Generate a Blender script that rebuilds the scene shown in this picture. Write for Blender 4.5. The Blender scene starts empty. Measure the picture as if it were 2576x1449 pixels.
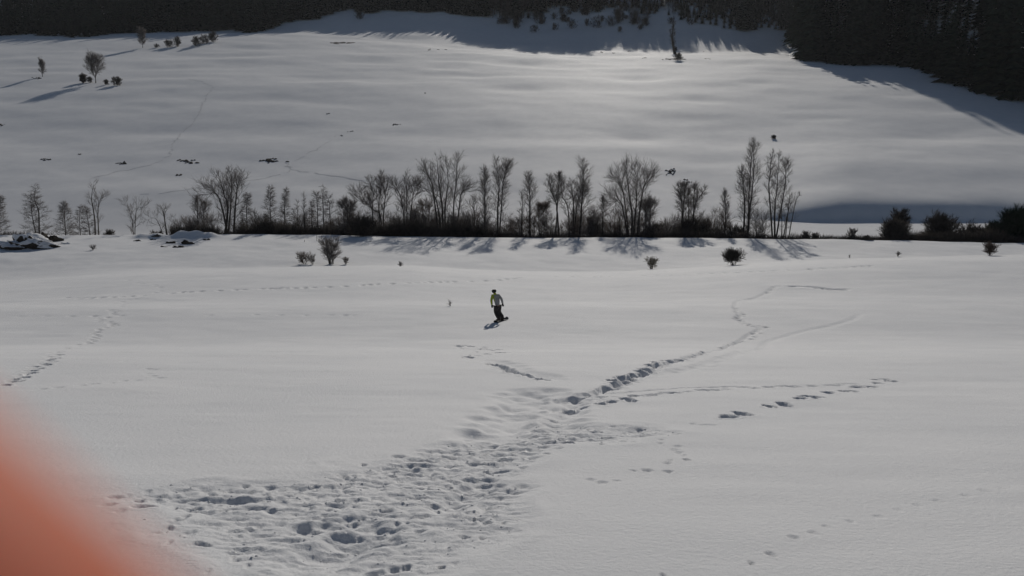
import bpy, bmesh, math, random
import numpy as np
from mathutils import Vector, Matrix, Quaternion

# ------------------------------------------------------------------ camera, sky, sun, exposure
S = bpy.context.scene
W, H, FPX = 2576.0, 1449.0, 2143.0           # pixel frame in which positions were measured
PITCH = math.radians(11.2)
CAM = np.array([0.0, 0.0, 20.0])
cam_d = bpy.data.cameras.new('camera'); cam = bpy.data.objects.new('camera', cam_d)
S.collection.objects.link(cam); S.camera = cam
cam.location = CAM; cam.rotation_euler = (math.pi/2 - PITCH, 0, 0)
cam_d.sensor_width = 36.0; cam_d.lens = 36.0*FPX/W
cam_d.clip_start = 0.004; cam_d.clip_end = 4000
cam_d.dof.use_dof = True; cam_d.dof.focus_distance = 45.0
cam_d.dof.aperture_fstop = cam_d.lens/2.3      # 2.3 mm wide phone lens opening
SUN_EL, SUN_AZ = math.radians(25.8), math.radians(7.3)
world = bpy.data.worlds.new('World'); S.world = world; world.use_nodes = True
nt = world.node_tree; bg = nt.nodes['Background']
sky = nt.nodes.new('ShaderNodeTexSky'); sky.sky_type = 'NISHITA'; sky.sun_disc = False
sky.sun_elevation = SUN_EL; sky.sun_rotation = SUN_AZ; sky.altitude = 900
nt.links.new(sky.outputs[0], bg.inputs[0]); bg.inputs[1].default_value = 0.05
sun_d = bpy.data.lights.new('sun', 'SUN'); sun = bpy.data.objects.new('sun', sun_d)
S.collection.objects.link(sun)
sun_d.energy = 3.6; sun_d.angle = math.radians(0.53); sun_d.color = (1.0, 0.945, 0.865)
TOSUN = np.array([math.sin(SUN_AZ)*math.cos(SUN_EL), math.cos(SUN_AZ)*math.cos(SUN_EL), math.sin(SUN_EL)])
sun.rotation_euler = Vector(-TOSUN).to_track_quat('-Z', 'Y').to_euler()
sun.location = (20, 60, 80)
S.view_settings.view_transform = 'Standard'; S.view_settings.look = 'None'
S.view_settings.exposure = -0.75; S.view_settings.gamma = 1.0
S.view_settings.use_curve_mapping = False

COL = S.collection
rng = random.Random(7)
nrs = np.random.RandomState(11)

# ------------------------------------------------------------------ materials
def mat(name, col, rough=0.8, spec=0.3):
    m = bpy.data.materials.new(name); m.use_nodes = True
    b = m.node_tree.nodes['Principled BSDF']
    b.inputs['Base Color'].default_value = (*col, 1); b.inputs['Roughness'].default_value = rough
    b.inputs['Specular IOR Level'].default_value = spec
    return m
def noisy(name, c1, c2, scale, rough=0.85, spec=0.25, bump=0.0, bscale=None, detail=4):
    m = mat(name, c1, rough, spec); n = m.node_tree.nodes; l = m.node_tree.links
    b = n['Principled BSDF']
    tc = n.new('ShaderNodeTexCoord'); nz = n.new('ShaderNodeTexNoise'); nz.inputs['Scale'].default_value = scale
    nz.inputs['Detail'].default_value = detail
    cr = n.new('ShaderNodeValToRGB'); cr.color_ramp.elements[0].position = 0.35; cr.color_ramp.elements[1].position = 0.65
    cr.color_ramp.elements[0].color = (*c1, 1); cr.color_ramp.elements[1].color = (*c2, 1)
    l.new(tc.outputs['Object'], nz.inputs['Vector']); l.new(nz.outputs['Fac'], cr.inputs[0]); l.new(cr.outputs[0], b.inputs['Base Color'])
    if bump:
        n2 = n.new('ShaderNodeTexNoise'); n2.inputs['Scale'].default_value = bscale or scale*3; n2.inputs['Detail'].default_value = 6
        bp = n.new('ShaderNodeBump'); bp.inputs['Strength'].default_value = bump; bp.inputs['Distance'].default_value = 0.05
        l.new(tc.outputs['Object'], n2.inputs['Vector']); l.new(n2.outputs['Fac'], bp.inputs['Height']); l.new(bp.outputs[0], b.inputs['Normal'])
    return m

def snow_material():
    m = noisy('snow', (0.83, 0.835, 0.845), (0.88, 0.88, 0.885), 0.35, 0.78, 0.22)
    n = m.node_tree.nodes; l = m.node_tree.links; b = n['Principled BSDF']
    b.inputs['IOR'].default_value = 1.31
    tc = n.new('ShaderNodeTexCoord')
    n1 = n.new('ShaderNodeTexNoise'); n1.inputs['Scale'].default_value = 22; n1.inputs['Detail'].default_value = 8; n1.inputs['Roughness'].default_value = 0.7
    mp = n.new('ShaderNodeMapping'); mp.inputs['Scale'].default_value = (0.45, 1.0, 1)
    n2 = n.new('ShaderNodeTexNoise'); n2.inputs['Scale'].default_value = 1.6; n2.inputs['Detail'].default_value = 5
    l.new(tc.outputs['Object'], n1.inputs['Vector']); l.new(tc.outputs['Object'], mp.inputs[0]); l.new(mp.outputs[0], n2.inputs['Vector'])
    b1 = n.new('ShaderNodeBump'); b1.inputs['Strength'].default_value = 0.3; b1.inputs['Distance'].default_value = 0.05
    b2 = n.new('ShaderNodeBump'); b2.inputs['Strength'].default_value = 0.75; b2.inputs['Distance'].default_value = 0.018
    l.new(n2.outputs['Fac'], b1.inputs['Height']); l.new(n1.outputs['Fac'], b2.inputs['Height']); l.new(b1.outputs[0], b2.inputs['Normal'])
    l.new(b2.outputs[0], b.inputs['Normal'])
    # scattered ice facets, each tilted its own way
    vo = n.new('ShaderNodeTexVoronoi'); vo.inputs['Scale'].default_value = 170; l.new(tc.outputs['Object'], vo.inputs['Vector'])
    wn = n.new('ShaderNodeTexWhiteNoise'); l.new(vo.outputs['Position'], wn.inputs['Vector'])
    gt_ = n.new('ShaderNodeMath'); gt_.operation = 'GREATER_THAN'; gt_.inputs[1].default_value = 0.94; l.new(wn.outputs['Value'], gt_.inputs[0])
    sb = n.new('ShaderNodeVectorMath'); sb.operation = 'SUBTRACT'; sb.inputs[1].default_value = (0.5, 0.5, 0.5); l.new(vo.outputs['Color'], sb.inputs[0])
    ma = n.new('ShaderNodeVectorMath'); ma.operation = 'MULTIPLY_ADD'; ma.inputs[1].default_value = (1.0, 1.0, 0.4); l.new(sb.outputs[0], ma.inputs[0]); l.new(b2.outputs[0], ma.inputs[2])
    no_ = n.new('ShaderNodeVectorMath'); no_.operation = 'NORMALIZE'; l.new(ma.outputs[0], no_.inputs[0])
    gl = n.new('ShaderNodeBsdfGlossy'); gl.inputs['Roughness'].default_value = 0.3; gl.inputs['Color'].default_value = (0.5, 0.5, 0.5, 1); l.new(no_.outputs[0], gl.inputs['Normal'])
    mxs = n.new('ShaderNodeMixShader'); fa = n.new('ShaderNodeMath'); fa.operation = 'MULTIPLY'; fa.inputs[1].default_value = 0.16; l.new(gt_.outputs[0], fa.inputs[0])
    l.new(fa.outputs[0], mxs.inputs[0]); l.new(b.outputs[0], mxs.inputs[1]); l.new(gl.outputs[0], mxs.inputs[2])
    l.new(mxs.outputs[0], n['Material Output'].inputs['Surface'])
    return m
M_SNOW = snow_material()
M_BARK = noisy('bark', (0.065, 0.056, 0.050), (0.12, 0.105, 0.095), 3.0, 0.9, 0.2, 0.5, 14)
M_TWIG = noisy('twig_bark', (0.12, 0.104, 0.096), (0.18, 0.158, 0.146), 1.5, 0.85, 0.25)
M_TWIGB = noisy('brown_twig_bark', (0.095, 0.066, 0.050), (0.13, 0.095, 0.075), 1.5, 0.85, 0.25)
M_SCRUB = noisy('scrub', (0.045, 0.039, 0.034), (0.09, 0.075, 0.063), 0.8, 0.9, 0.15)
M_CONIF = noisy('needles', (0.012, 0.022, 0.016), (0.03, 0.045, 0.028), 0.4, 1.0, 0.0)
M_WOOD = noisy('forest_twigs', (0.05, 0.038, 0.03), (0.085, 0.062, 0.05), 0.3, 0.9, 0.1)
M_SOIL = noisy('soil', (0.035, 0.028, 0.022), (0.085, 0.07, 0.055), 1.8, 0.95, 0.15, 0.6, 6)
M_STRAW = noisy('dead_grass', (0.10, 0.08, 0.045), (0.17, 0.14, 0.085), 4, 0.9, 0.2)
M_TRACK = noisy('trodden_snow_shade', (0.60, 0.60, 0.61), (0.76, 0.76, 0.77), 0.9, 0.8, 0.2)  # grey of trodden snow, with the shade inside the tracks put into the colour

# ------------------------------------------------------------------ helpers
def tag(o, label=None, cat=None, group=None, kind=None):
    if label: o['label'] = label
    if cat: o['category'] = cat
    if group: o['group'] = group
    if kind: o['kind'] = kind
    return o
def link(name, me, m=None, parent=None, loc=None):
    o = bpy.data.objects.new(name, me); COL.objects.link(o)
    if m is not None:
        for mm in (m if isinstance(m, (list, tuple)) else [m]): me.materials.append(mm)
    if parent is not None: o.parent = parent
    if loc is not None: o.location = loc
    return o
def empty(name, loc, label=None, cat=None, group=None):
    o = bpy.data.objects.new(name, None); COL.objects.link(o); o.location = loc
    o.empty_display_size = 0.3
    return tag(o, label, cat, group)
def np_mesh(name, v, f, smooth=True):
    """v (n,3) array, f (m,k) array of equal sized faces"""
    v = np.asarray(v, np.float32); f = np.asarray(f, np.int32); k = f.shape[1]
    me = bpy.data.meshes.new(name)
    me.vertices.add(len(v)); me.vertices.foreach_set('co', v.ravel())
    me.loops.add(f.size); me.loops.foreach_set('vertex_index', f.ravel())
    me.polygons.add(len(f)); me.polygons.foreach_set('loop_start', np.arange(0, f.size, k, dtype=np.int32))
    me.polygons.foreach_set('loop_total', np.full(len(f), k, np.int32))
    if smooth: me.polygons.foreach_set('use_smooth', np.ones(len(f), bool))
    me.update(calc_edges=True); me.validate(); return me
def pixdir(px, py):
    a, b = (px-W/2)/FPX, -(py-H/2)/FPX
    return np.array([a, math.cos(PITCH)+b*math.sin(PITCH), -math.sin(PITCH)+b*math.cos(PITCH)])
def elev(py):       # tan of elevation angle, centre column
    d = pixdir(W/2, py); return d[2]/d[1]
_perm = nrs.rand(256, 256)
def vnoise(x, y):
    xi = np.floor(x).astype(int); yi = np.floor(y).astype(int); fx = x-xi; fy = y-yi
    fx = fx*fx*fx*(fx*(fx*6-15)+10); fy = fy*fy*fy*(fy*(fy*6-15)+10)
    g = lambda i, j: _perm[i & 255, j & 255]
    return ((g(xi, yi)*(1-fx)+g(xi+1, yi)*fx)*(1-fy)+(g(xi, yi+1)*(1-fx)+g(xi+1, yi+1)*fx)*fy)*2-1
def fbm(x, y, o=4, g=0.5):
    s = 0; a = 1.0
    for k in range(o):
        s = s+a*vnoise(x*2**k+17.3*k, y*2**k+5.7*k); a *= g
    return s
def sstep(a, b, x):
    t = np.clip((x-a)/(b-a), 0, 1); return t*t*(3-2*t)

# ------------------------------------------------------------------ terrain height
PXC = np.array([-300, 0, 400, 700, 1000, 1200, 1500, 1650, 2000, 2300, 2576, 2900.0])
EDGE = np.array([718, 705, 681, 672, 668, 678, 684, 678, 657, 646, 640, 636.0])   # pixel row of the brow
BANK = np.array([592, 592, 590, 591, 595, 597, 598, 599, 602, 606, 611, 613.0])   # pixel row of the river bank
UC = np.array([(p-W/2)/FPX/0.985 for p in PXC])
DC = np.array([0, 4.3, 7, 12, 20, 38, 43.5, 48, 58, 76, 90, 97, 104, 113, 124, 134, 136.5, 140, 147, 151, 156, 165, 200, 250, 330, 420, 520, 570, 640, 760, 1200.0])
def column(i):
    e, bk = EDGE[i], BANK[i]; px = PXC[i]
    sl = 0.2027
    z = [-1.6-sl*d for d in (0, 4.3, 7, 12, 20)]
    z.append(38*elev(850)); z.append(43.5*elev(808)); z.append(48*elev(778))
    z.append(58*elev(808-(808-e)*0.42)); z.append(76*elev(e+16)); z.append(90*elev(e+3)); z.append(97*elev(e))
    zb = 134*elev(bk)
    z104 = min(104*elev(e+2), zb+1.2) if px > 500 else 104*elev(e-4)*0.55+0.45*(zb+0.4)
    z.append(z104); z.append(zb*0.75+z104*0.25+0.05); z.append(zb+0.1); z.append(zb); z.append(zb-0.5)
    rv = -21.6
    z += [rv+0.15, rv, rv+1.0]
    r = np.interp(px, [1500, 1850, 2100, 2576], [0, 0.5, 1, 1])
    z.append(-20.1-0.2*r); z.append(-18.7-1.1*r)
    lf = np.interp(px, [0, 900, 1500, 2000, 2576], [1, 0.8, 0, 0, 0.1])
    z.append(-12.3-1.9*r); z.append(-3.0-2.0*r); z.append(12.6+0.5*r); z.append(27+2.5*lf); z.append(39.5+9.5*lf)
    z.append(52+7*lf); z.append(80); z.append(128); z.append(300)
    return z
ZC = np.array([column(i) for i in range(len(PXC))])      # (px, d)
def pchip_slopes(x, y):
    h = np.diff(x); d = np.diff(y, axis=-1)/h
    m = np.zeros_like(y)
    w1 = 2*h[1:]+h[:-1]; w2 = h[1:]+2*h[:-1]
    with np.errstate(divide='ignore', invalid='ignore'):
        mm = (w1+w2)/(w1/d[..., :-1]+w2/d[..., 1:])
    mm = np.where(d[..., :-1]*d[..., 1:] > 0, mm, 0)
    m[..., 1:-1] = mm; m[..., 0] = d[..., 0]; m[..., -1] = d[..., -1]
    return m
# resample columns to a fine 1-D table in d, smooth across px
DT = np.concatenate([np.arange(0, 180, 0.5), np.arange(180, 1201, 4.0)])
def eval_p(x, y, m, q):
    i = np.clip(np.searchsorted(x, q)-1, 0, len(x)-2); h = x[i+1]-x[i]; t = (q-x[i])/h
    return ((2*t**3-3*t**2+1)*y[i]+(t**3-2*t**2+t)*h*m[i]+(-2*t**3+3*t**2)*y[i+1]+(t**3-t**2)*h*m[i+1])
MC = pchip_slopes(DC, ZC)
ZT0 = np.array([eval_p(DC, ZC[i], MC[i], DT) for i in range(len(PXC))])     # (px, DT)
UT = np.linspace(UC[0], UC[-1], 97)
M2 = pchip_slopes(UC, ZT0.T)
ZT = np.array([eval_p(UC, ZT0[:, j], M2[j], UT) for j in range(len(DT))])    # (DT, UT)
def bank_shape(x, y):
    # steep foot of the opposite slope, in its own shade, on the right hand side
    u = x/np.maximum(y, 1)
    px = W/2+u*FPX*0.985
    k = sstep(1760, 2130, px)
    y0 = 164+3.5*vnoise(u*9+3, u*0)
    return k*3.5*(1-np.exp(-np.clip(y-y0, 0, None)/3.3))*(1-sstep(200, 330, y))
def flank(x, y):
    # steep wooded flank closing the valley on the right
    px = W/2+x/np.maximum(y, 1)*FPX/0.985
    yb = np.interp(px, [1900, 1990, 2143, 2256, 2331, 2431, 2576, 2800, 3200], [470, 445, 420, 420, 390, 345, 315, 290, 270])+6
    t = np.clip(y-yb, 0, 95)
    return sstep(1975, 2050, px)*(0.90*np.sqrt(t*t+36)*sstep(0, 12, t)+0.12*np.clip(y-yb-95, 0, 150))
HUMPS = []      # (x, y, rx, ry, h)
def zbase(x, y):
    x = np.asarray(x, float); y = np.asarray(y, float)
    d = np.clip(y, 0, 1200); u = np.clip(x/np.maximum(y, 1.0), UT[0], UT[-1])
    fi = np.where(d < 180, d/0.5, 360+(d-180)/4.0); fi = np.clip(fi, 0, len(DT)-1.001); i = fi.astype(int); a = fi-i
    fu = (u-UT[0])/(UT[1]-UT[0]); fu = np.clip(fu, 0, len(UT)-1.001); j = fu.astype(int); b = fu-j
    z = (ZT[i, j]*(1-b)+ZT[i, j+1]*b)*(1-a)+(ZT[i+1, j]*(1-b)+ZT[i+1, j+1]*b)*a
    z = np.where(y < 0, -1.6-0.2027*np.maximum(y, -60), z)
    z = z+bank_shape(x, y)+flank(x, y)
    # gentle relief
    near = 1-sstep(100, 135, y); r = np.hypot(x, y)
    z = z+near*(0.05*fbm(x/9, y/5, 3)*sstep(6, 20, r)+0.011*fbm(x/2.2, y/1.1, 3)*sstep(2, 8, r))
    mead = sstep(98, 108, y)*(1-sstep(134, 137, y))
    z = z+mead*0.10*fbm(x/7+3, y/6, 4)
    hill = sstep(152, 190, y)
    z = z+hill*(0.6*fbm(x/80+1.7, y/40, 3)+0.17*fbm(x/20+4, y/14, 3))*(1+0.4*sstep(250, 420, y))
    for hx, hy, rx, ry, h in HUMPS:
        q = ((x-hx)/rx)**2+((y-hy)/ry)**2
        z = z+h*np.exp(-q*1.6)
    return z+CAM[2]
def ground_at(px, py, dmin=2.0, dmax=1100):
    d = pixdir(px, py); d = d/d[1]
    t = np.exp(np.linspace(math.log(dmin), math.log(dmax), 420))
    zr = CAM[2]+t*d[2]; zg = zbase(t*d[0], t); k = np.nonzero(zr <= zg)[0]
    if len(k) == 0: return None
    k = max(k[0], 1); t = np.linspace(t[k-1], t[k], 24)
    zr = CAM[2]+t*d[2]; zg = zbase(t*d[0], t)
    k = np.nonzero(zr <= zg)[0]
    if len(k) == 0: return None
    k = max(k[0], 1); a0 = zr[k-1]-zg[k-1]; a1 = zr[k]-zg[k]; s = a0/(a0-a1+1e-9)
    tt = t[k-1]+(t[k]-t[k-1])*s
    return np.array([tt*d[0], tt, float(zbase(tt*d[0], tt))])
def at_depth(px, py, D):
    d = pixdir(px, py); d = d/d[1]*D
    return np.array([d[0], D, CAM[2]+d[2]])
def gz(x, y): return float(zbase(np.array(x), np.array(y)))
# low humps of ploughed-up snow at the meadow edge and dents on the far slope
for px, py, rx, ry, h in ((358, 596, 1.5, 1.5, 0.75), (392, 596, 1.3, 1.3, 0.65), (452, 595, 1.6, 1.5, 0.8), (498, 595, 1.7, 1.6, 0.95), (530, 599, 1.2, 1.2, 0.5), (410, 606, 1.3, 1.0, 0.3), (470, 607, 1.8, 1.2, 0.35), (545, 606, 1.6, 1.2, 0.3),
                          (1020, 602, 3, 2, 0.3), (925, 603, 2.2, 2, 0.35)):
    g = at_depth(px, py, 130.5); HUMPS.append((g[0], g[1], rx, ry, h))
for px, py, w, dd, h in ((1600, 195, 13, 15, -1.3), (1600, 345, 10, 9, -0.8), (1900, 205, 10, 9, -0.7), (1740, 245, 11, 8, -0.7), (1180, 190, 26, 8, -0.6),
                         (2350, 345, 18, 8, -0.5), (2480, 370, 22, 10, 0.5), (950, 300, 20, 10, -0.5), (700, 245, 18, 10, -0.5), (2080, 295, 14, 7, -0.6),
                         (1330, 225, 15, 10, -0.5), (420, 330, 18, 9, -0.5)):
    g = ground_at(px, py, 160)
    if g is not None: HUMPS.append((g[0], g[1], w, dd, h))

# ------------------------------------------------------------------ prints and scrapes in the near snow
def Z(ox, oy, sc, pts): return [(ox+p[0]*sc, oy+p[1]*sc)+tuple(p[2:]) for p in pts]
s1 = 0.2512; s2 = 0.2701
PR = []     # px, py, half width m, half length m, depth m
def prints(pts, a, b, dep, jit=0.25):
    for p in pts:
        PR.append((p[0], p[1], a*rng.uniform(1-jit, 1+jit), b*rng.uniform(1-jit, 1+jit), dep*rng.uniform(1-jit, 1+jit)))
T1 = [(40,1098),(145,1058),(130,1040),(235,1018),(215,995),(300,975),(300,953),(365,932),(335,912),(452,892),(437,878),(518,859),(482,845),(542,825),(505,808),(573,792),(543,777),(585,762),(575,748),(657,730),(655,714),(762,702),(775,690),(880,664),(890,676),(945,652),(915,637),(970,625),(932,613),(990,602),(960,591),(932,575),(968,564),(998,543),(980,535),(1058,522),(1118,503),(1168,494),(1118,488),(1135,477),(1092,469),(1103,458),(990,450),(1020,440),(993,432),(1072,416),(950,400),(1148,386),(1130,372),(1142,358),(1170,348),(1135,342),(1108,342),(1203,302),(1185,296),(1222,285),(1248,272),(1218,268),(1215,257),(1290,240),(1355,226),(1408,212),(1436,198),(1500,180),(1560,167),(1600,150),(1605,128),(1595,115),(1540,92),(1507,87),(1420,74),(1370,68),(1285,42)]
prints(Z(0, 694.5, s1, T1), 0.105, 0.16, 0.12)
T1b = [(1475,928),(1530,935),(1480,978),(1590,1020),(1520,1000),(1365,1045),(1240,1050),(1110,1070),(930,1080),(810,1094),(570,1116),(430,1131),(365,1141),(1240,854),(1290,815),(1160,694),(1280,706),(1040,685),(1250,533)]
prints(Z(0, 694.5, s1, T1b), 0.08, 0.12, 0.022)
T2 = Z(0, 694.5, s1, [(655,220),(740,222),(818,222),(910,220),(1010,216),(1128,212),(1235,207),(1310,203),(1720,174),(1825,164),(1900,162),(2005,156),(2195,145),(2360,138),(2440,136)]) \
   + Z(644.6, 694.5, s1, [(55,127),(140,127),(218,125),(300,122),(390,121),(485,118),(565,116),(725,110),(893,104),(1065,92),(1140,86),(1210,82),(1360,76),(1520,70),(1600,67),(1680,65),(1745,62),(1833,61),(1910,58),(1975,57),(2143,52),(2290,47),(2430,41),(2498,31),(2576,24)]) \
   + Z(1289, 694.5, s1, [(60,16),(280,5),(430,4),(585,4),(660,3),(815,5),(880,4),(945,5),(1020,4)]) \
   + Z(1289, 347.5, s1, [(1300,1378),(1440,1373),(1580,1373),(1720,1367),(1860,1360),(1990,1355),(2120,1349),(2255,1346),(2380,1341),(2500,1336)]) \
   + Z(1930, 347.5, s1, [(65,1328),(200,1322),(430,1316),(560,1308),(680,1303),(800,1294),(880,1290),(960,1284),(1030,1280)])
prints(T2, 0.22, 0.42, 0.17)
prints(Z(0, 694.5, s1, [(200,403),(465,402),(710,402),(950,400),(1210,397),(2100,393),(2560,388),(100,240),(230,280),(30,288)])+Z(644.6, 694.5, s1, [(240,391),(490,393),(740,391),(890,393),(970,392)]), 0.2, 0.26, 0.05)
T4 = [(1035,1078),(1000,1052),(940,1115),(1120,1045),(1090,1018),(1180,1005),(1210,987),(1315,974),(1295,955),(1335,938),(1385,905),(1395,892),(1450,882),(1430,866),(1550,850),(1665,854),(1690,850),(1720,834),(1780,820),(1870,797),(1830,785),(1930,770),(1970,740),(1930,755),(2085,722),(2130,712),(2180,700),(2140,688),(2230,680),(2220,665),(2300,658),(2385,632),(2420,612),(2490,577),(2450,567),(2415,570),(2500,530),(2535,513),(2470,500),(2365,484),(2290,465),(2265,437),(2230,427),(2255,412),(2298,405),(2277,395),(2310,385),(2285,368),(2235,360),(2240,333),(2243,315),(2205,295),(2245,240),(2330,238),(2395,232),(2480,220),(2500,185),(2560,165)]
prints(Z(1289, 694.5, s1, T4), 0.12, 0.19, 0.13)
prints(Z(1929, 694.5, s1, [(20,165),(60,140),(75,110),(110,100)]), 0.15, 0.25, 0.12)
T6 = Z(1289, 694.5, s1, [(1330,1200),(1390,1190),(1460,1182),(1550,1168),(1640,1168),(1750,1158),(1900,1142),(2010,1140),(2140,1133),(2310,1113),(2420,1122),(2560,1110)])+Z(1929, 694.5, s1, [(20,1110),(150,1103),(270,1107),(450,1100),(650,1095),(750,1080),(860,1078)])
prints(T6, 0.13, 0.10, 0.035)
T7 = Z(1929, 694.5, s1, [(20,1308),(180,1298),(150,1278),(330,1227),(370,1208),(465,1215),(500,1220),(615,1170),(770,1155),(845,1153),(915,1115),(1045,1110),(1110,1075),(1100,1043),(1190,1035),(1258,1055),(1240,1055)]) \
   + Z(1289, 694.5, s1, [(2565,1308),(2310,1390),(2280,1375),(2155,1410),(1185,1248),(1130,1232),(1205,1203),(985,1262),(885,1285),(690,1300),(575,1330),(560,1320)])
prints(T7, 0.10, 0.14, 0.08)
# large holes: zoom x, y, zoom width, depth factor
BIG = Z(1289, 694.5, s1, [(870,1212,80,1),(930,1212,80,1),(1020,1212,100,.8),(610,1212,170,.5),(715,1247,70,.6),(380,1333,60,.8),(490,1372,60,.6),(300,1408,160,.6),(400,1410,100,.7),(790,1180,80,.6),(850,1153,90,.6),(920,1170,70,.6),(170,1350,100,.5)]) \
  + [(p[0], p[1], p[2]*s1/s2, p[3]) for p in []]
BIG = [(x, y, w*s1, k) for x, y, w, k in BIG]
B6 = [(715,735,90,1),(780,805,260,.9),(1560,725,480,.9),(1400,682,90,.8),(1500,825,110,1),(1040,795,110,.8),(1210,802,160,.9),(1150,890,90,.8),(1085,925,90,.9),(975,1000,70,.8),(920,1040,90,1),(790,655,70,.5),(1250,1145,160,.7),(1190,1040,110,.4),(980,1145,60,.6),(1700,605,80,.7),(1930,612,120,.6),(2340,602,100,.8),(1980,715,150,.6),(1730,935,150,.5),(1830,955,80,.5),(1610,1290,60,.7),(1580,1250,60,.6),(1720,1345,70,.6),(1910,830,130,.6),(2300,795,90,.4),(1540,640,60,.4),(1650,520,50,.3),(1890,680,80,.5),(1350,1420,70,.5),(600,705,80,.4),(480,720,120,.5),(430,790,150,.5),(530,850,110,.4)]
B7 = [(1720,462,330,1.25),(660,825,240,.9),(1190,1365,110,1.2),(860,1350,90,1),(740,1375,170,.9),(990,1012,190,.8),(1410,1062,160,.8),(1560,1072,50,.8),(245,585,95,1),(795,542,90,.9),(465,418,85,.9),(780,337,180,.8),(1080,287,150,.5),(1410,227,115,.7),(1430,158,95,.5),(1630,181,160,.5),(1765,185,85,1),(1970,182,140,.9),(2330,180,170,1.2),(2030,260,140,.7),(2165,308,90,1),(1265,421,110,.7),(1215,356,95,.6),(1480,382,150,.5),(1630,357,80,.5),(265,502,95,.8),(30,602,70,.9),(720,497,95,.8),(670,432,110,.6),(560,507,110,.5),(225,720,180,.7),(540,712,45,.7),(820,717,80,.7),(1340,885,220,.7),(1500,905,200,.7),(1600,940,150,.8),(1770,950,60,.8),(1000,615,70,.5),(1045,602,40,.5),(960,692,60,.6),(600,775,30,.3),(130,820,90,.5),(240,800,80,.5),(450,885,80,.5),(690,878,180,.5),(600,1100,180,.4),(740,1060,120,.5),(770,955,80,.6),(610,1000,90,.5),(1600,805,110,.5),(1560,775,70,.4),(1930,605,180,.5),(1880,645,170,.5),(1810,635,60,.5),(1490,498,60,.5),(1940,445,90,.7),(560,550,120,.4),(890,405,80,.5),(910,355,70,.5),(1070,368,130,.5),(1750,300,80,.3),(1850,340,80,.4),(1940,325,60,.5),(2040,345,60,.5),(2270,262,120,.5),(2190,70,60,.6),(2310,78,120,.5),(1890,133,80,.5),(2270,125,80,.5),(560,1420,200,.6),(1310,1325,60,.4)]
B8 = [(60,178,230,1.2),(340,224,85,.9),(415,180,75,.6),(700,66,75,1),(520,106,55,.7),(340,97,90,.8),(270,95,70,.7),(835,106,45,.6),(1040,123,95,.7),(640,207,55,.6),(890,180,65,.7),(890,213,85,.5),(1050,241,100,.5),(1020,273,75,.5),(1065,299,75,.5),(1115,328,60,.5),(1130,366,80,1),(985,369,60,.5),(960,399,75,.6),(770,469,140,.8),(960,477,120,.7),(640,469,60,.6),(350,577,140,.5),(480,563,110,.4),(240,551,110,.5),(1310,41,170,.5),(1190,31,70,.5),(540,200,80,.6),(240,170,70,.6),(450,50,80,.5),(550,50,120,.4),(710,140,120,.6),(620,130,80,.5),(210,70,80,.6)]
for ox, B in ((157.8, B6), (789.2, B7), (1420.6, B8)):
    BIG += [(ox+x*s2, 1057.6+y*s2, w*s2, k) for x, y, w, k in B]
for x, y, w in ((1150, 873, 20), (1172, 881, 14), (1200, 895, 16), (1240, 889, 18), (1252, 880, 14), (1168, 899, 14), (1145+15, 877, 18), (1185, 872, 16), (1208, 879, 18), (1230, 879, 16), (1244, 883, 16), (1222, 892, 20), (1178, 894, 14), (1184, 900, 20), (1160, 870, 24), (1195, 886, 12), (1260, 887, 20), (1215, 874, 14)):
    BIG.append((x, y, w*1.3, 3.4))
T8 = [(1890,1417,24,.5),(1940,1395,24,.5),(1668,1449,22,.5),(1995,1352,28,.35),(2045,1340,24,.3),(2080,1325,20,.25),(2140,1312,20,.25),(2210,1300,22,.25),(2260,1283,22,.2),(2310,1272,22,.25),(2360,1260,22,.25),(2430,1247,24,.25),(2480,1235,26,.25),(2520,1228,20,.2)]
BIG += [(x, y, w, k*1.3) for x, y, w, k in T8]
GROOVES = [([(1409,1003),(1500,990),(1560,968),(1620,940),(1680,913),(1760,893),(1830,870),(1880,845),(1915,826)], 0.17, 0.07),
    ([(1915,826),(1880,818),(1855,802),(1862,790),(1850,775),(1855,756),(1900,750),(1930,735),(1948,722)], 0.2, 0.08),
    # pixel polyline, half width m, depth m
    ([(1237,914),(1262,922),(1290,936),(1330,946),(1355,951),(1376,957)], 0.14, 0.20),
    ([(1240,908),(1268,916),(1300,931),(1335,941),(1362,946),(1384,958)], 0.40, 0.04),
    ([(1627,943),(1716,932),(1766,918),(1816,903),(1870,885),(1929,859),(1979,845),(2042,828),(2090,820),(2142,805),(2165,790)], 0.28, 0.035),
    ([(1988,720.5),(2014,721),(2042,723),(2067,725),(2090,728.5),(2110,729.5),(2135,728)], 0.30, 0.30),
    ([(1340,985),(1330,1010),(1290,1045),(1250,1085),(1215,1110)], 0.45, 0.08),
    ([(1395,985),(1420,1020),(1400,1060),(1330,1090)], 0.40, 0.05),
    ([(1225,1205),(1175,1240),(1110,1283)], 0.16, 0.05),
    ([(1410,1005),(1480,995),(1600,985),(1720,976),(1860,972)], 0.06, 0.025),
    ([(800,1400),(900,1360),(985,1330)], 0.25, 0.06),
    ([(760,1325),(850,1310),(950,1318)], 0.15, 0.05),
]
TRAMPLED = np.array([(250,1252),(330,1232),(560,1212),(700,1205),(880,1160),(1060,1128),(1200,1100),(1300,1070),(1400,1035),(1410,1000),(1500,985),(1560,975),(1530,1005),(1440,1040),(1450,1062),(1640,1070),(1700,1085),(1640,1100),(1480,1118),(1370,1140),(1330,1175),(1345,1210),(1335,1290),(1260,1345),(1190,1400),(1150,1449),(1120,1530),(500,1530),(520,1449),(400,1340),(330,1290)], float)
def to_ground_xy(px, py):
    g = ground_at(px, py, 1.5, 130)
    return None if g is None else (g[0], g[1])
TR_G = np.array([to_ground_xy(*p) for p in TRAMPLED])

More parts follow.
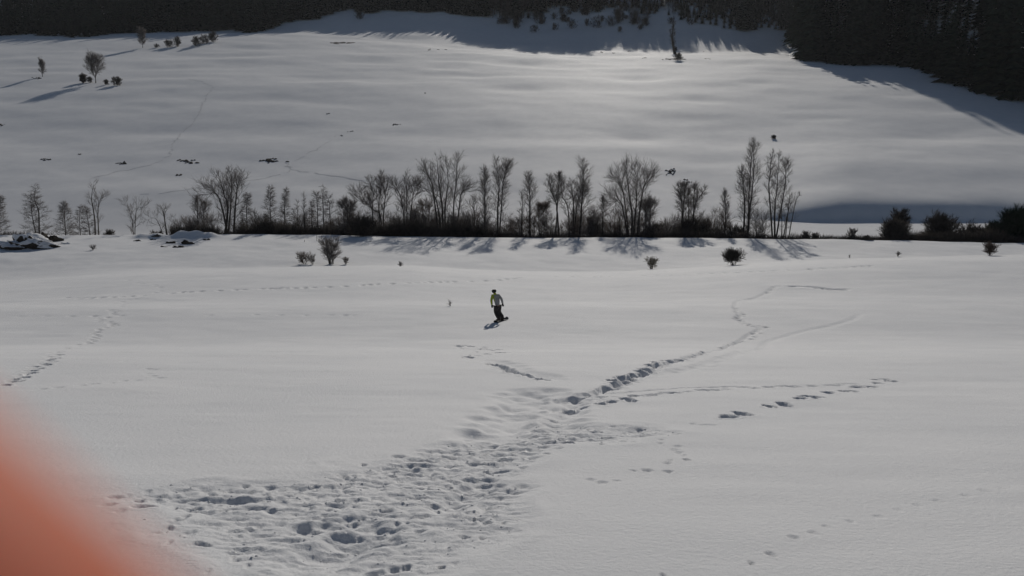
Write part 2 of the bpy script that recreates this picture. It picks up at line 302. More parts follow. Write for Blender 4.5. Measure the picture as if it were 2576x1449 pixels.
# ------------------------------------------------------------------ ground sheet
rr = np.concatenate([np.exp(np.arange(math.log(0.4), math.log(3.2), 0.03)), np.exp(np.arange(math.log(3.2), math.log(52), 0.0037)),
                     np.exp(np.arange(math.log(52), math.log(128), 0.0052)), np.exp(np.arange(math.log(128), math.log(195), 0.0045)),
                     np.exp(np.arange(math.log(195), math.log(1150), 0.0085)), [1170.0]])
fine = np.arange(-0.63, 0.6301, 0.0026)
side = 0.63+np.cumsum(np.linspace(0.004, 0.13, 37)); side = side[side < math.pi-0.02]
th = np.concatenate([-side[::-1], fine, side])
R, T = np.meshgrid(rr, th, indexing='ij')
GX = R*np.sin(T); GY = R*np.cos(T)
GZ = zbase(GX, GY)
def carve(x, y, rad, fn):
    r = math.hypot(x, y); t = math.atan2(x, y)
    i0, i1 = np.searchsorted(rr, [r-rad, r+rad]); j0, j1 = np.searchsorted(th, [t-rad/r, t+rad/r])
    if i1 <= i0 or j1 <= j0: return
    sl = (slice(i0, i1), slice(j0, j1))
    GZ[sl] += fn(GX[sl]-x, GY[sl]-y)
def hole(x, y, a, b, dep, rot=0.0, rim=0.25, nzk=0.0):
    c, s = math.cos(rot), math.sin(rot); ph = rng.uniform(0, 6.28); amp = rng.uniform(0.06, 0.2)
    def fn(dx, dy):
        X = (dx*c+dy*s)/a; Y = (-dx*s+dy*c)/b
        q = np.sqrt(X*X+Y*Y)*(1+nzk*fbm((dx+x)*7, (dy+y)*9, 3))*(1+amp*np.sin(3*np.arctan2(Y, X)+ph)+amp*0.6*np.sin(5*np.arctan2(Y, X)+ph*2))
        return -dep*(1-sstep(0.55, 1.05, q))+dep*rim*np.exp(-((q-1.25)/0.22)**2)
    carve(x, y, max(a, b)*1.9, fn)
# trampled area: churned, lumpy snow
sel = (R > 2.0) & (R < 26) & (np.abs(T) < 0.7)
ii, jj = np.nonzero(sel); X = GX[ii, jj]; Y = GY[ii, jj]
inside = np.zeros(len(X), bool); dist = np.full(len(X), 1e9)
for k in range(len(TR_G)):
    x1, y1 = TR_G[k]; x2, y2 = TR_G[(k+1) % len(TR_G)]
    inside ^= ((y1 > Y) != (y2 > Y)) & (X < (x2-x1)*(Y-y1)/(y2-y1+1e-12)+x1)
    ex, ey = x2-x1, y2-y1; tt = np.clip(((X-x1)*ex+(Y-y1)*ey)/(ex*ex+ey*ey+1e-9), 0, 1)
    dist = np.minimum(dist, np.hypot(X-x1-tt*ex, Y-y1-tt*ey))
sd = np.where(inside, dist, -dist)+0.16*fbm(X*1.6, Y*1.6, 3)
wgt = sstep(-0.05, 0.35, sd)*(0.5+0.5*sstep(4.2, 7.5, np.hypot(X, Y)))
n1 = fbm(X/0.8, Y/0.45, 3, 0.55); n2 = fbm(X/0.13+9, Y/0.085, 4, 0.7)
pit = sstep(0.22, 0.42, vnoise(X/0.20+31, Y/0.12))*0.6+sstep(0.3, 0.5, vnoise(X/0.34+11, Y/0.15+7))+0.5*sstep(0.3, 0.45, vnoise(X/0.10+51, Y/0.075+3))
lump = 0.010*n1+0.012*n2-0.022-0.026*(1-np.abs(fbm(X/0.40+3, Y/0.13+8, 3, 0.6)))**3-0.008*pit*sstep(-0.3, 0.3, vnoise(X/0.9+5, Y/0.7))
GZ[ii, jj] += wgt*lump+0.012*np.exp(-((sd+0.05)/0.10)**2)*(0.5+0.5*vnoise(X*4, Y*4))
for px, py, a, b, dep in PR:
    g = to_ground_xy(px, py)
    if g: hole(g[0], g[1], a, b, dep, rng.uniform(-0.4, 0.4), 0.12)
for px, py, w, k in BIG:
    g = to_ground_xy(px, py)
    if not g: continue
    a = 0.5*w/FPX*math.hypot(*g)*1.05
    b = max(min(max(0.06, a*0.42), 0.16), 0.0062*math.hypot(*g))
    dep = min(0.16, 0.05+0.13*a)*k*0.52; a *= 0.9; b *= 0.85
    hole(g[0], g[1], a, b, dep, rng.uniform(-0.15, 0.15), 0.16, 0.28)
for pts, hw, dep in GROOVES:
    gp = [to_ground_xy(*p) for p in pts]; gp = [p for p in gp if p]
    for (x1, y1), (x2, y2) in zip(gp[:-1], gp[1:]):
        n = max(2, int(math.hypot(x2-x1, y2-y1)/(hw*0.7)))
        for k in range(n):
            t = k/n; jx = rng.uniform(-0.25, 0.25)*hw
            hole(x1+(x2-x1)*t+jx, y1+(y2-y1)*t, hw*rng.uniform(.8, 1.15), hw*rng.uniform(.8, 1.15), dep*0.55*rng.uniform(.7, 1.2), 0, 0.1)
nr, nc = R.shape
V = np.stack([GX, GY, GZ], -1).reshape(-1, 3)
I = np.arange(nr*nc).reshape(nr, nc)
Q = np.stack([I[:-1, :-1], I[:-1, 1:], I[1:, 1:], I[1:, :-1]], -1).reshape(-1, 4)[:, ::-1]
seam = np.stack([I[:-1, -1], I[:-1, 0], I[1:, 0], I[1:, -1]], -1)[:, ::-1]
me = np_mesh('snow_ground', V, np.concatenate([Q, seam]))
ground = tag(link('ground', me, M_SNOW), 'snow covered ground of the slope, meadow and opposite hillside', kind='structure')
# small patch right under the viewer closes the ring
cz = gz(0, 0.0); ring = [V[j] for j in range(nc)]
me = bpy.data.meshes.new('ground_under_viewer')
me.from_pydata([(0, 0, cz)]+[tuple(v) for v in ring], [], [(0, 1+(j+1) % nc, 1+j) for j in range(nc)])
tag(link('ground_under_viewer', me, M_SNOW), 'snow under the viewer', kind='structure')

# broken crumbs of snow lying in the trampled area
def crumbs():
    oc = np.array([(1, 0, 0), (-1, 0, 0), (0, 1, 0), (0, -1, 0), (0, 0, 1), (0, 0, -1.0)])
    of = np.array([(0, 2, 4), (2, 1, 4), (1, 3, 4), (3, 0, 4), (2, 0, 5), (1, 2, 5), (3, 1, 5), (0, 3, 5)])
    k = nrs.choice(len(X), 700, p=wgt/wgt.sum()); vs, fs = [], []
    for n_, q in enumerate(k):
        sz = 0.003+0.013*nrs.rand()**3; v = oc*sz*nrs.uniform(0.6, 1.4, (6, 3)); a = nrs.rand()*6.28
        v = np.stack([v[:, 0]*math.cos(a)-v[:, 1]*math.sin(a), v[:, 0]*math.sin(a)+v[:, 1]*math.cos(a), v[:, 2]*0.45], -1)
        vs.append(v+np.array([X[q], Y[q], GZ[ii[q], jj[q]]+sz*0.1])); fs.append(of+6*n_)
    tag(link('snow_crumbs', np_mesh('snow_crumbs', np.concatenate(vs), np.concatenate(fs), False), M_SNOW), 'loose crumbs of snow strewn over the trampled patch', 'snow crumbs', kind='stuff')
crumbs()

# ------------------------------------------------------------------ trees
class Geo:
    def __init__(s): s.v = []; s.f = []
    def tube(s, pts, rad, k=5, tip=True):
        n = len(pts); base = len(s.v)
        for i, p in enumerate(pts):
            d = (pts[min(i+1, n-1)]-pts[max(i-1, 0)]).normalized()
            a = d.orthogonal().normalized() if i == 0 else (a-d*a.dot(d)).normalized()
            b = d.cross(a)
            if tip and i == n-1: s.v.append(p); break
            for j in range(k):
                t = 6.28318*j/k; s.v.append(p+(a*math.cos(t)+b*math.sin(t))*rad[i])
        for i in range(n-1):
            o = base+i*k
            if tip and i == n-2:
                for j in range(k): s.f.append((o+j, o+(j+1) % k, o+k))
            else:
                for j in range(k):
                    s.f.append((o+j, o+(j+1) % k, o+k+j)); s.f.append((o+(j+1) % k, o+k+(j+1) % k, o+k+j))
    def mesh(s, name):
        me = np_mesh(name, np.array([tuple(v) for v in s.v]), np.array(s.f)); return me
UP = Vector((0, 0, 1))
def rvec(r): return Vector((r.gauss(0, 1), r.gauss(0, 1), r.gauss(0, 1)))
def poly_at(pts, t):
    n = len(pts)-1; f = min(max(t*n, 0), n-1e-6); i = int(f); a = f-i
    return pts[i].lerp(pts[i+1], a), (pts[i+1]-pts[i]).normalized()
def bend(r, p, d, L, n, up, wob):
    pts = [p.copy()]; d = d.normalized()
    for i in range(n):
        d = (d+UP*up/n+rvec(r)*wob/math.sqrt(n)).normalized(); pts.append(pts[-1]+d*(L/n))
    return pts
def catmull(P, m=4):
    P = [Vector(p) for p in P]; Q = [P[0]*2-P[1]]+P+[P[-1]*2-P[-2]]; out = []
    for i in range(1, len(Q)-2):
        a, b, c, d = Q[i-1:i+3]
        for k in range(m):
            t = k/m; out.append(0.5*((2*b)+(c-a)*t+(2*a-5*b+4*c-d)*t*t+(-a+3*b-3*c+d)*t**3))
    out.append(P[-1]); return out
SHAPE = {
 'oval':  lambda t: math.sin(math.pi*min(1, max(0, t))**0.8)**0.7*0.9+0.1,
 'cone':  lambda t: 1.0-0.9*t,
 'round': lambda t: math.sqrt(max(0.02, 1-(2*t-0.85)**2/1.35)),
 'fan':   lambda t: 0.5+0.5*t if t < .8 else 1.0-(t-.8)*2.5,
}
def grow(leaders, r0, seed, hw, shape='oval', t0=0.25, n1=34, a1=(55, 30), up1=0.5, n2=7, a2=40, n3=8, tw=(0.5, 1.25), tr=0.0108, wob=0.18, up2=0.35, flat=0.0):
    r = random.Random(seed); gt = Geo(); gc = Geo()
    top = max(l[-1][2] for l in leaders)
    for li, L in enumerate(leaders):
        pts = catmull(L, 4)
        for q in pts[1:-1]: q += rvec(r)*0.02*top/10
        main = li == 0
        rb = r0*(1 if main else 0.8); n = len(pts)
        rad = [max(0.015, rb*(1-0.93*(i/(n-1))**0.85)) for i in range(n)]
        if main: rad[0] *= 1.25
        gt.tube(pts, rad, 6)
        nn = max(4, int(n1/len(leaders))); ph = r.uniform(0, 6.28)
        for i in range(nn):
            t = t0+(0.985-t0)*((i+r.random())/nn); p, d = poly_at(pts, t)
            tc = min(1, max(0, (p.z/top-t0*0.8)/(1-t0*0.8)))
            ang = math.radians(a1[0]+(a1[1]-a1[0])*tc+r.gauss(0, 8)); ph += 2.39996+r.gauss(0, 0.4)
            o = d.orthogonal().normalized(); side = (o*math.cos(ph)+d.cross(o)*math.sin(ph))
            L1 = hw*SHAPE[shape](tc)*r.uniform(0.7, 1.15)/max(0.45, math.sin(ang+0.15))
            if len(leaders) > 1: L1 *= 0.74
            d1 = d*math.cos(ang)+side*math.sin(ang)
            b1 = bend(r, p, d1, L1, 5, up1, wob)
            rb1 = min(rad[min(n-1, int(t*(n-1)))]*0.6, 0.012*L1+0.012)
            gt.tube(b1, [max(0.009, rb1*(1-0.85*k/5)) for k in range(6)], 4)
            m = max(2, int(0.82*n2*min(1.5, 0.12+L1/max(0.4, hw)*(0.95 if len(leaders) == 1 else 1.35))+r.random()))
            for j in range(m):
                t2 = 0.18+0.8*(j+r.random())/m; q, dd = poly_at(b1, t2)
                an = math.radians(r.gauss(a2, 9)); sd_ = rvec(r); sd_ = (sd_-dd*sd_.dot(dd)).normalized()
                if flat: sd_.z *= (1-flat); sd_ = sd_.normalized()
                L2 = L1*(0.22+0.34*(1-t2))*r.uniform(0.7, 1.3)+0.2
                b2 = bend(r, q, dd*math.cos(an)+sd_*math.sin(an), L2, 2, up2, wob)
                gc.tube(b2, [max(tr, 0.007*L2+0.008), tr, 0.004], 3)
                for k in range(n3+1):
                    q3, d3 = poly_at(b2, 0.15+0.85*(k+r.random())/n3)
                    s3 = rvec(r)
                    if flat: s3.z *= (1-flat*0.7)
                    d4 = (d3*1.1+s3.normalized()*0.75+UP*up2*0.5).normalized()
                    gc.tube([q3, q3+d4*r.uniform(*tw)*min(1.0, 0.45+0.5*L2)], [tr, 0.003], 3)
    return gt, gc
TREES = []
def tree(name, label, cat, base, leaders, seed, mt=M_BARK, mc=M_TWIG, group=None, yaw=0, **kw):
    gt, gc = grow(leaders, seed=seed, **kw)
    e = empty(name, base, label, cat, group)
    link('trunk', gt.mesh('trunk'), mt, e); link('crown', gc.mesh('crown'), mc, e)
    TREES.append(e); return e
def riv(px, top, D, stems, name, label, hwpx, seed, yb=592, cat='tree', **kw):
    """tree on the river bank at depth D: stems are pixel polylines from base up (x offsets in px, y in px)"""
    k = D/FPX*1.02
    b = at_depth(px, yb, D); z0 = gz(b[0], D)-0.1
    rr_ = random.Random(seed); leaders = []
    for st in stems:
        L = []
        for i, (sx, sy) in enumerate(st):
            w = at_depth(sx, sy, D)
            yo = 0 if i == 0 else rr_.gauss(0, 0.06)*(w[2]-z0)
            L.append((w[0]-b[0], yo, max(0.0, w[2]-z0) if i else 0.0))
        leaders.append(L)
    hgt = at_depth(px, top, D)[2]-z0
    kw.setdefault('r0', 0.012*hgt+0.03)
    return tree(name, label, cat, (b[0], D, z0), leaders, seed, hw=hwpx*k*1.32, group='bare trees along the river', **kw)
POP = dict(shape='oval', a1=(50, 30), up1=0.55, n1=46, n2=7, n3=7, t0=0.12)
ALD = dict(shape='cone', a1=(82, 60), up1=0.12, n1=84, n2=9, n3=7, t0=0.14, up2=0.05, flat=0.75, a2=45)
RND = dict(shape='round', a1=(62, 30), up1=0.45, n1=60, n2=8, n3=8, t0=0.17)
VAS = dict(shape='oval', a1=(54, 32), up1=0.5, n1=56, n2=7, n3=8, t0=0.15)
SPA = dict(shape='oval', a1=(52, 34), up1=0.4, n1=26, n2=5, n3=4, t0=0.2)
def Q5(pts): return [(x*s1, 347.5+y*s1) for x, y in pts]
def Q6(pts): return [(645+x*s1, 347.5+y*s1) for x, y in pts]
def Q7(pts): return [(1289+x*s1, 347.5+y*s1) for x, y in pts]
def Q8(pts): return [(1930+x*s1, 347.5+y*s1) for x, y in pts]
riv(-6, 495, 141, [[(-6, 592), (-6, 540), (-4, 497)]], 'alder_tree', 'dense dark alder beside the earth heap, cut off by the picture edge', 24, 1, **ALD)
riv(93, 462, 141, [Q5([(368, 970), (362, 760), (360, 620), (350, 465)]), Q5([(366, 960), (320, 760), (290, 560)])], 'alder_tree', 'tall twin stemmed alder with layered level branches above the earth heap', 38, 2, **ALD)
riv(163, 511, 142, [Q5([(650, 970), (645, 800), (625, 655)])], 'alder_tree', 'small alder standing alone right of the twin stemmed layered alder', 26, 3, **ALD)
riv(226, 518, 143, [Q5([(905, 965), (880, 820), (850, 690)]), Q5([(800, 965), (800, 800), (810, 690)])], 'alder_tree', 'low bushy alder with flat top leaning against a slender tall tree', 25, 4, **ALD)
riv(240, 455, 141, [Q5([(955, 970), (955, 760), (935, 600), (930, 430)]), Q5([(965, 790), (1010, 690), (1045, 570)])], 'bare_tree', 'slender bare tree rising from the low bushy flat topped alder', 22, 5, **SPA)
riv(332, 500, 140, [Q5([(1328, 960), (1320, 830), (1290, 620)]), Q5([(1325, 830), (1365, 760), (1395, 690)])], 'bare_tree', 'small thin see-through tree beside the ploughed snow humps', 26, 6, **SPA)
riv(418, 513, 141, [Q5([(1670, 900), (1645, 790), (1605, 670)]), Q5([(1665, 890), (1580, 830), (1500, 800)]), Q5([(1690, 900), (1650, 760), (1660, 690)])], 'bare_tree', 'small crooked tree with a low side limb behind the snow humps', 20, 7, **SPA)
riv(440, 540, 142, [Q5([(1740, 905), (1740, 760)]), Q5([(1710, 905), (1690, 770)])], 'young_tree', 'pair of thin saplings next to the small crooked tree', 8, 8, **dict(SPA, n1=14))
riv(560, 428, 141, [Q5([(2215, 920), (2290, 700), (2240, 560), (2180, 390)]), Q5([(2255, 900), (2300, 640), (2295, 330)]), Q5([(2280, 720), (2200, 610), (2080, 545)]), Q5([(2300, 640), (2370, 560), (2410, 430)])], 'bare_tree', 'big spreading tree with thick crooked trunk and long low limb', 36, 9, **dict(VAS, r0=0.3, n1=90, t0=0.16))
riv(500, 495, 143, [Q5([(1990, 930), (1985, 740), (1980, 600)]), Q5([(2030, 930), (2040, 800), (2060, 680)])], 'bare_tree', 'hazy fine twigged tree left of the big crooked trunk', 20, 10, **dict(VAS, n1=50))
riv(622, 484, 142, [Q5([(2480, 940), (2478, 740), (2478, 550)])], 'alder_tree', 'narrow cone shaped alder right of the big crooked trunk', 20, 11, **ALD)
riv(683, 468, 142, [Q6([(150, 930), (148, 700), (140, 485)])], 'alder_tree', 'tall ragged topped alder, larger of a close pair', 23, 12, **ALD)
riv(716, 476, 143, [Q6([(283, 930), (283, 700), (285, 515)])], 'alder_tree', 'pointed slim alder, smaller of a close pair', 17, 13, **ALD)
riv(738, 521, 142, [Q6([(370, 930), (368, 700)])], 'alder_tree', 'short bushy alder at the foot of a thin pale sapling', 13, 14, **dict(ALD, n1=40))
riv(764, 486, 141, [Q6([(480, 930), (478, 740), (475, 555)])], 'young_tree', 'thin straight sapling between two groups of alders, taller one', 6, 15, **dict(SPA, n1=18))
riv(748, 503, 142, [Q6([(415, 930), (412, 620)])], 'young_tree', 'thin straight sapling beside the short bushy alder', 5, 16, **dict(SPA, n1=16))
riv(815, 466, 142, [Q6([(680, 930), (678, 700), (672, 475)]), Q6([(608, 930), (606, 700), (600, 545)]), Q6([(735, 930), (735, 700), (720, 580)])], 'alder_tree', 'broad three stemmed alder with a pyramid crown', 31, 17, **dict(ALD, n1=100))
riv(785, 516, 143, [Q6([(555, 930), (552, 760), (550, 640)])], 'alder_tree', 'small alder tucked against the broad pyramid crowned alder', 13, 18, **dict(ALD, n1=36))
riv(875, 502, 141, [Q6([(915, 930), (915, 780), (910, 630)]), Q6([(905, 930), (880, 760), (865, 680)]), Q6([(925, 930), (945, 760), (955, 670)])], 'bare_tree', 'short dense round headed tree beside the dark thorn mound', 17, 19, **dict(RND, n1=66, t0=0.2))
riv(955, 440, 141, [Q6([(1238, 950), (1240, 790), (1165, 700), (1170, 560), (1150, 430)]), Q6([(1240, 800), (1225, 690), (1240, 520), (1235, 370)]), Q6([(1242, 790), (1285, 700), (1290, 560), (1250, 420)]), Q6([(1160, 790), (1170, 700), (1060, 660), (1020, 560)])], 'bare_tree', 'tree with wavy snaking limbs above the dark thorn mound', 26, 20, **dict(VAS, n1=80, t0=0.2))
riv(1022, 434, 141, [Q6([(1505, 940), (1505, 700), (1495, 350)]), Q6([(1500, 770), (1460, 640), (1400, 480)]), Q6([(1505, 740), (1560, 620), (1600, 480)])], 'bare_tree', 'single trunk tree with an open egg shaped crown', 26, 21, **dict(VAS, n1=74))
riv(1065, 511, 143, [Q6([(1690, 950), (1670, 760), (1640, 660)]), Q6([(1695, 950), (1720, 780), (1750, 660)]), Q6([(1690, 950), (1620, 820), (1580, 740)]), Q6([(1700, 950), (1690, 780), (1700, 640)])], 'willow_shrub', 'pale fan shaped willow shrub between two open crowned trees', 17, 22, cat='shrub', **dict(VAS, n1=64, mc=M_TWIGB, t0=0.15))
riv(1120, 390, 141, [Q6([(1875, 960), (1855, 700), (1830, 430), (1805, 180)]), Q6([(1890, 960), (1895, 700), (1920, 430), (1905, 190)]), Q6([(1960, 960), (1975, 700), (2000, 430), (2010, 190)]), Q6([(1860, 740), (1800, 620), (1690, 500)]), Q6([(1985, 700), (2040, 600), (2090, 520)]), Q6([(1840, 640), (1760, 480), (1700, 350)])], 'poplar_tree', 'largest tree of the row, three tall stems with broad vase crown', 33, 23, **dict(VAS, n1=130, t0=0.16, r0=0.24, n3=7))
riv(1192, 493, 142, [Q6([(2190, 950), (2182, 760), (2180, 590)])], 'bare_tree', 'small faint tree right of the three stemmed giant', 19, 24, **dict(SPA, n1=32))
riv(1219, 425, 141, [Q6([(2287, 960), (2287, 650), (2285, 315)])], 'poplar_tree', 'slim poplar next to a taller full crowned poplar', 15, 25, **dict(POP, a1=(40, 22)))
riv(1252, 399, 141, [Q6([(2415, 960), (2418, 700), (2430, 450), (2395, 210)]), Q6([(2418, 640), (2470, 450), (2510, 300)])], 'poplar_tree', 'tall full crowned poplar right of a slim poplar', 28, 26, **dict(POP, n1=70))
riv(1330, 435, 141, [Q7([(165, 940), (175, 700), (170, 520), (158, 355)])], 'poplar_tree', 'straight slim poplar standing free beside a pale snow bank', 17, 28, **dict(POP, n1=40))
riv(1312, 480, 142, [Q7([(95, 940), (97, 720), (98, 530)])], 'young_tree', 'young straight tree left of a straight slim free standing poplar', 10, 29, **dict(SPA, n1=24))
riv(1357, 518, 143, [Q7([(270, 930), (265, 780), (265, 690)]), Q7([(275, 930), (310, 780), (330, 700)])], 'bare_tree', 'short round bushy tree between a slim poplar and a forked tree', 17, 30, **dict(RND, n1=54, mc=M_TWIGB))
riv(1405, 438, 141, [Q7([(475, 950), (450, 760), (430, 630), (380, 510), (365, 370)]), Q7([(430, 630), (460, 520), (470, 360)])], 'bare_tree', 'leaning tree forked like a Y with two brush like heads', 17, 31, **dict(VAS, n1=52, t0=0.33))
riv(1440, 453, 142, [Q7([(595, 960), (615, 740), (600, 560), (580, 430)]), Q7([(585, 900), (560, 720), (490, 560), (495, 440)]), Q7([(612, 760), (650, 660), (690, 560)])], 'bare_tree', 'gnarled tree with twisted low limbs right of the Y forked tree', 25, 32, **dict(VAS, n1=74, t0=0.12, wob=0.26))
riv(1461, 404, 141, [Q7([(668, 965), (690, 720), (705, 480), (710, 235)])], 'poplar_tree', 'tall narrow poplar rising behind the gnarled tree', 19, 33, **dict(POP, n1=54))
riv(1487, 518, 143, [Q7([(785, 930), (785, 690)]), Q7([(820, 930), (820, 680)])], 'bare_tree', 'pair of low hazy stems right of the tall narrow poplar', 15, 34, **dict(SPA, n1=34, mc=M_TWIGB))
riv(1516, 495, 142, [Q7([(905, 930), (905, 760), (905, 590)])], 'young_tree', 'small dark pointed tree left of the big round crowned tree', 10, 35, **dict(POP, n1=36))
riv(1590, 408, 141, [Q7([(1200, 980), (1190, 740), (1170, 480), (1150, 260)]), Q7([(1205, 950), (1235, 700), (1250, 480), (1240, 260)]), Q7([(1190, 720), (1120, 560), (1060, 430)]), Q7([(1240, 680), (1300, 560), (1370, 400)]), Q7([(1185, 690), (1090, 655), (1010, 640)])], 'bare_tree', 'big round crowned tree with two stems throwing a fan shadow', 36, 36, **dict(RND, n1=120, t0=0.16, r0=0.22, a1=(55, 32), n3=7))
riv(1635, 508, 143, [Q7([(1380, 930), (1380, 780), (1390, 660)]), Q7([(1340, 930), (1330, 780), (1320, 700)])], 'bare_tree', 'dark bushy tree crowding the right side of the round crowned tree', 24, 37, **dict(RND, n1=66))
riv(1716, 463, 141, [Q7([(1700, 960), (1698, 740), (1690, 620), (1670, 470)]), Q7([(1698, 700), (1720, 600), (1730, 460)])], 'willow_tree', 'upright willow of a pair standing in a dark thicket', 20, 38, **dict(VAS, n1=60, t0=0.26))
riv(1746, 467, 141.5, [Q7([(1800, 960), (1815, 760), (1850, 640), (1940, 500)]), Q7([(1820, 730), (1825, 600), (1820, 480)]), Q7([(1760, 960), (1762, 740), (1765, 520)])], 'willow_tree', 'willow of a pair spreading away to one side above a dark thicket', 17, 39, **dict(VAS, n1=66, t0=0.26))
riv(1823, 481, 142, [Q7([(2122, 960), (2125, 740), (2128, 535)])], 'young_tree', 'small pointed tree between the willow pair and the tallest poplar', 11, 40, **dict(POP, n1=40))
riv(1884, 349, 141, [Q7([(2345, 975), (2380, 680), (2420, 380), (2440, 10)]), Q7([(2385, 620), (2400, 400), (2390, 20)])], 'poplar_tree', 'tallest poplar of the row, leaning, with plume like top', 26, 41, **dict(POP, n1=64, t0=0.14, r0=0.2))
riv(1868, 420, 141.5, [Q7([(2310, 970), (2325, 700), (2310, 480), (2290, 300)])], 'poplar_tree', 'thinner poplar stem leaning on the tallest poplar', 18, 42, **dict(POP, n1=40, t0=0.16))
riv(1950, 375, 140, [Q8([(80, 990), (90, 700), (105, 480), (135, 130)]), Q8([(88, 720), (30, 540), (20, 330), (30, 130)]), Q8([(95, 640), (160, 480), (190, 280)])], 'poplar_tree', 'tall poplar with three plume like heads at the row end', 20, 43, **dict(POP, n1=70, t0=0.16, r0=0.2))
riv(1972, 486, 139.5, [Q8([(160, 970), (195, 760), (290, 570)]), Q8([(155, 970), (150, 760), (140, 600)]), Q8([(180, 950), (215, 680), (230, 560)]), Q8([(215, 760), (280, 660), (330, 560)])], 'bare_tree', 'slender leaning clump of bare stems at the row end', 13, 44, **dict(SPA, n1=48, t0=0.2, r0=0.13))

# shrubs -------------------------------------------------------------
def shrub(name, label, base, h, w, seed, stems=9, cat='shrub', mt=M_BARK, mc=M_TWIG, group=None, n1=60, n3=7, spread=1.0, tr=0.011, t0=0.16, lean=0, bw=(0.08, 0.45)):
    r = random.Random(seed); L = []
    for i in range(stems):
        a = r.uniform(0, 6.28); q = math.sqrt(r.random())*w*0.75*spread; hh = h*(1-0.35*(q/(w+1e-6))**2)*r.uniform(0.75, 1)
        dx, dy = math.cos(a)*q, math.sin(a)*q*0.8
        bx_ = r.uniform(*bw); L.append([(dx*bx_, dy*bx_, -0.05), (dx*(bx_+0.3)+r.gauss(0, .05)*w, dy*(bx_+.3), hh*0.45), (dx+lean*h, dy, hh)])
    return tree(name, label, cat, base, L, seed, mt, mc, group, r0=0.018*h+0.008, hw=w*0.8, shape='round', t0=t0, n1=n1, a1=(62, 34), n2=5, n3=n3, tw=(0.12*h, 0.25*h), tr=tr, up1=0.4)
def on(px, py): 
    g = ground_at(px, py); return tuple(g)
b = on(833, 664); shrub('bare_shrub', 'tall vase shaped bare shrub at the brow of the slope', b, 3.0, 1.5, 101, 16, n1=110)
b = on(766, 664); shrub('bare_shrub', 'low ragged bush left of the tall vase shaped bare shrub', b, 1.15, 1.0, 102, 10, n1=60, mc=M_TWIGB)
b = on(786, 665); shrub('bare_shrub', 'thin see-through bush close beside the tall vase shaped bare shrub', b, 1.1, 0.5, 103, 6, n1=24)
b = on(869, 665); shrub('bare_shrub', 'small dark tuft right of the tall vase shaped bare shrub', b, 0.8, 0.35, 104, 7, n1=40, mc=M_TWIGB)
b = on(1638, 676); shrub('dry_grass_tuft', 'small straw coloured tuft at the brow below the round crowned tree', b, 1.3, 0.7, 105, 12, n1=60, mt=M_STRAW, mc=M_STRAW, cat='tuft')
b = on(2490, 643); shrub('bare_shrub', 'round grey bush standing alone on the snowy brow', b, 1.15, 0.8, 107, 14, n1=90, mc=M_TWIGB, tr=0.013, n3=7)
b = on(2258, 645); shrub('dry_grass_tuft', 'tiny tuft on the brow left of the round grey bush', b, 0.5, 0.35, 108, 5, n1=18, cat='tuft')
b = on(2137, 650); shrub('dry_grass_tuft', 'tiny upright tuft on the brow below the thorny thicket', b, 0.45, 0.12, 109, 3, n1=8, cat='tuft')
b = on(234, 629); shrub('dead_stump_bush', 'small dark broken stub on the meadow near the earth heap', b, 0.55, 0.4, 110, 6, n1=24, cat='stub')
b = on(1007, 670); shrub('dry_grass_tuft', 'tiny dark tuft on the crest of the brow', b, 0.3, 0.35, 111, 5, n1=14, cat='tuft')
b = on(1133, 770); shrub('twig', 'single forked twig poking out of the snow beside the snowboarder', b, 0.32, 0.12, 112, 2, n1=3, n3=1, tr=0.004, cat='twig')
for i, (px, py, h, lab) in enumerate(((2028, 600, 1.4, 'small tuft right of the last poplar clump'), (2143, 608, 1.9, 'small dark bush on the low bank in front of the shaded slope foot'), (2052, 604, 1.2, 'dark stub on the low bank right of the last poplar clump'))):
    g = at_depth(px, py, 137); shrub('bank_shrub', lab, (g[0], 137, gz(g[0], 137)), h, h*0.45, 120+i, 9, n1=70, tr=0.016)
# mushroom shaped thorn bush with bare stems below
b = on(1846, 667)
shrub('thorn_bush', 'dark mushroom shaped thorn bush on bare stems at the brow', b, 1.15, 1.1, 130, 14, n1=150, n3=7, tr=0.017, t0=0.42, mt=M_SCRUB, mc=M_SCRUB)
# darker mounds in the hedge line
def mound(px, ytop, hwpx, D, seed, label, n1=170, mt=M_SCRUB, ybase=594, grp='dense thorn mounds along the river'):
    g = at_depth(px, ybase, D); z0 = gz(g[0], D); h = at_depth(px, ytop, D)[2]-z0
    return shrub('thorn_mound', label, (g[0], D, z0), h*0.72, hwpx*D/FPX*0.95, seed, 18, n1=n1, n3=9, tr=0.02, t0=0.04, mt=mt, mc=mt, group=grp, bw=(0.5, 1.0))
mound(913, 546, 33, 133.2, 201, 'dark rounded thorn mound spilling onto the meadow', 260)
mound(275, 562, 15, 140, 202, 'small dark bush at the foot of a slender tall tree', 90)
mound(393, 562, 16, 140, 203, 'low dark bush behind the ploughed snow humps', 90)
mound(1735, 545, 48, 142, 204, 'wide dark thicket at the feet of the willow pair', 280)
mound(1655, 548, 30, 143, 205, 'dark thicket right of the round crowned tree', 180)
mound(1005, 548, 28, 142, 206, 'dark thicket between snaking limbed tree and egg crowned tree', 150)
mound(2255, 540, 36, 139, 207, 'round dark thicket on the bank before the shaded slope foot', 300, ybase=612)
mound(2262, 500, 22, 150, 208, 'tall dark bush behind the round dark thicket', 150, ybase=590)
mound(2370, 526, 44, 143, 209, 'broad dark thicket between round thicket and black evergreens', 260, ybase=605)
mound(2450, 560, 40, 141, 210, 'low dark thicket beside the black evergreens', 200, ybase=610)
mound(1850, 560, 34, 143, 211, 'low dark scrub under the tallest poplar', 160)
mound(1640, 565, 30, 141, 212, 'low scrub under the round crowned tree', 130)
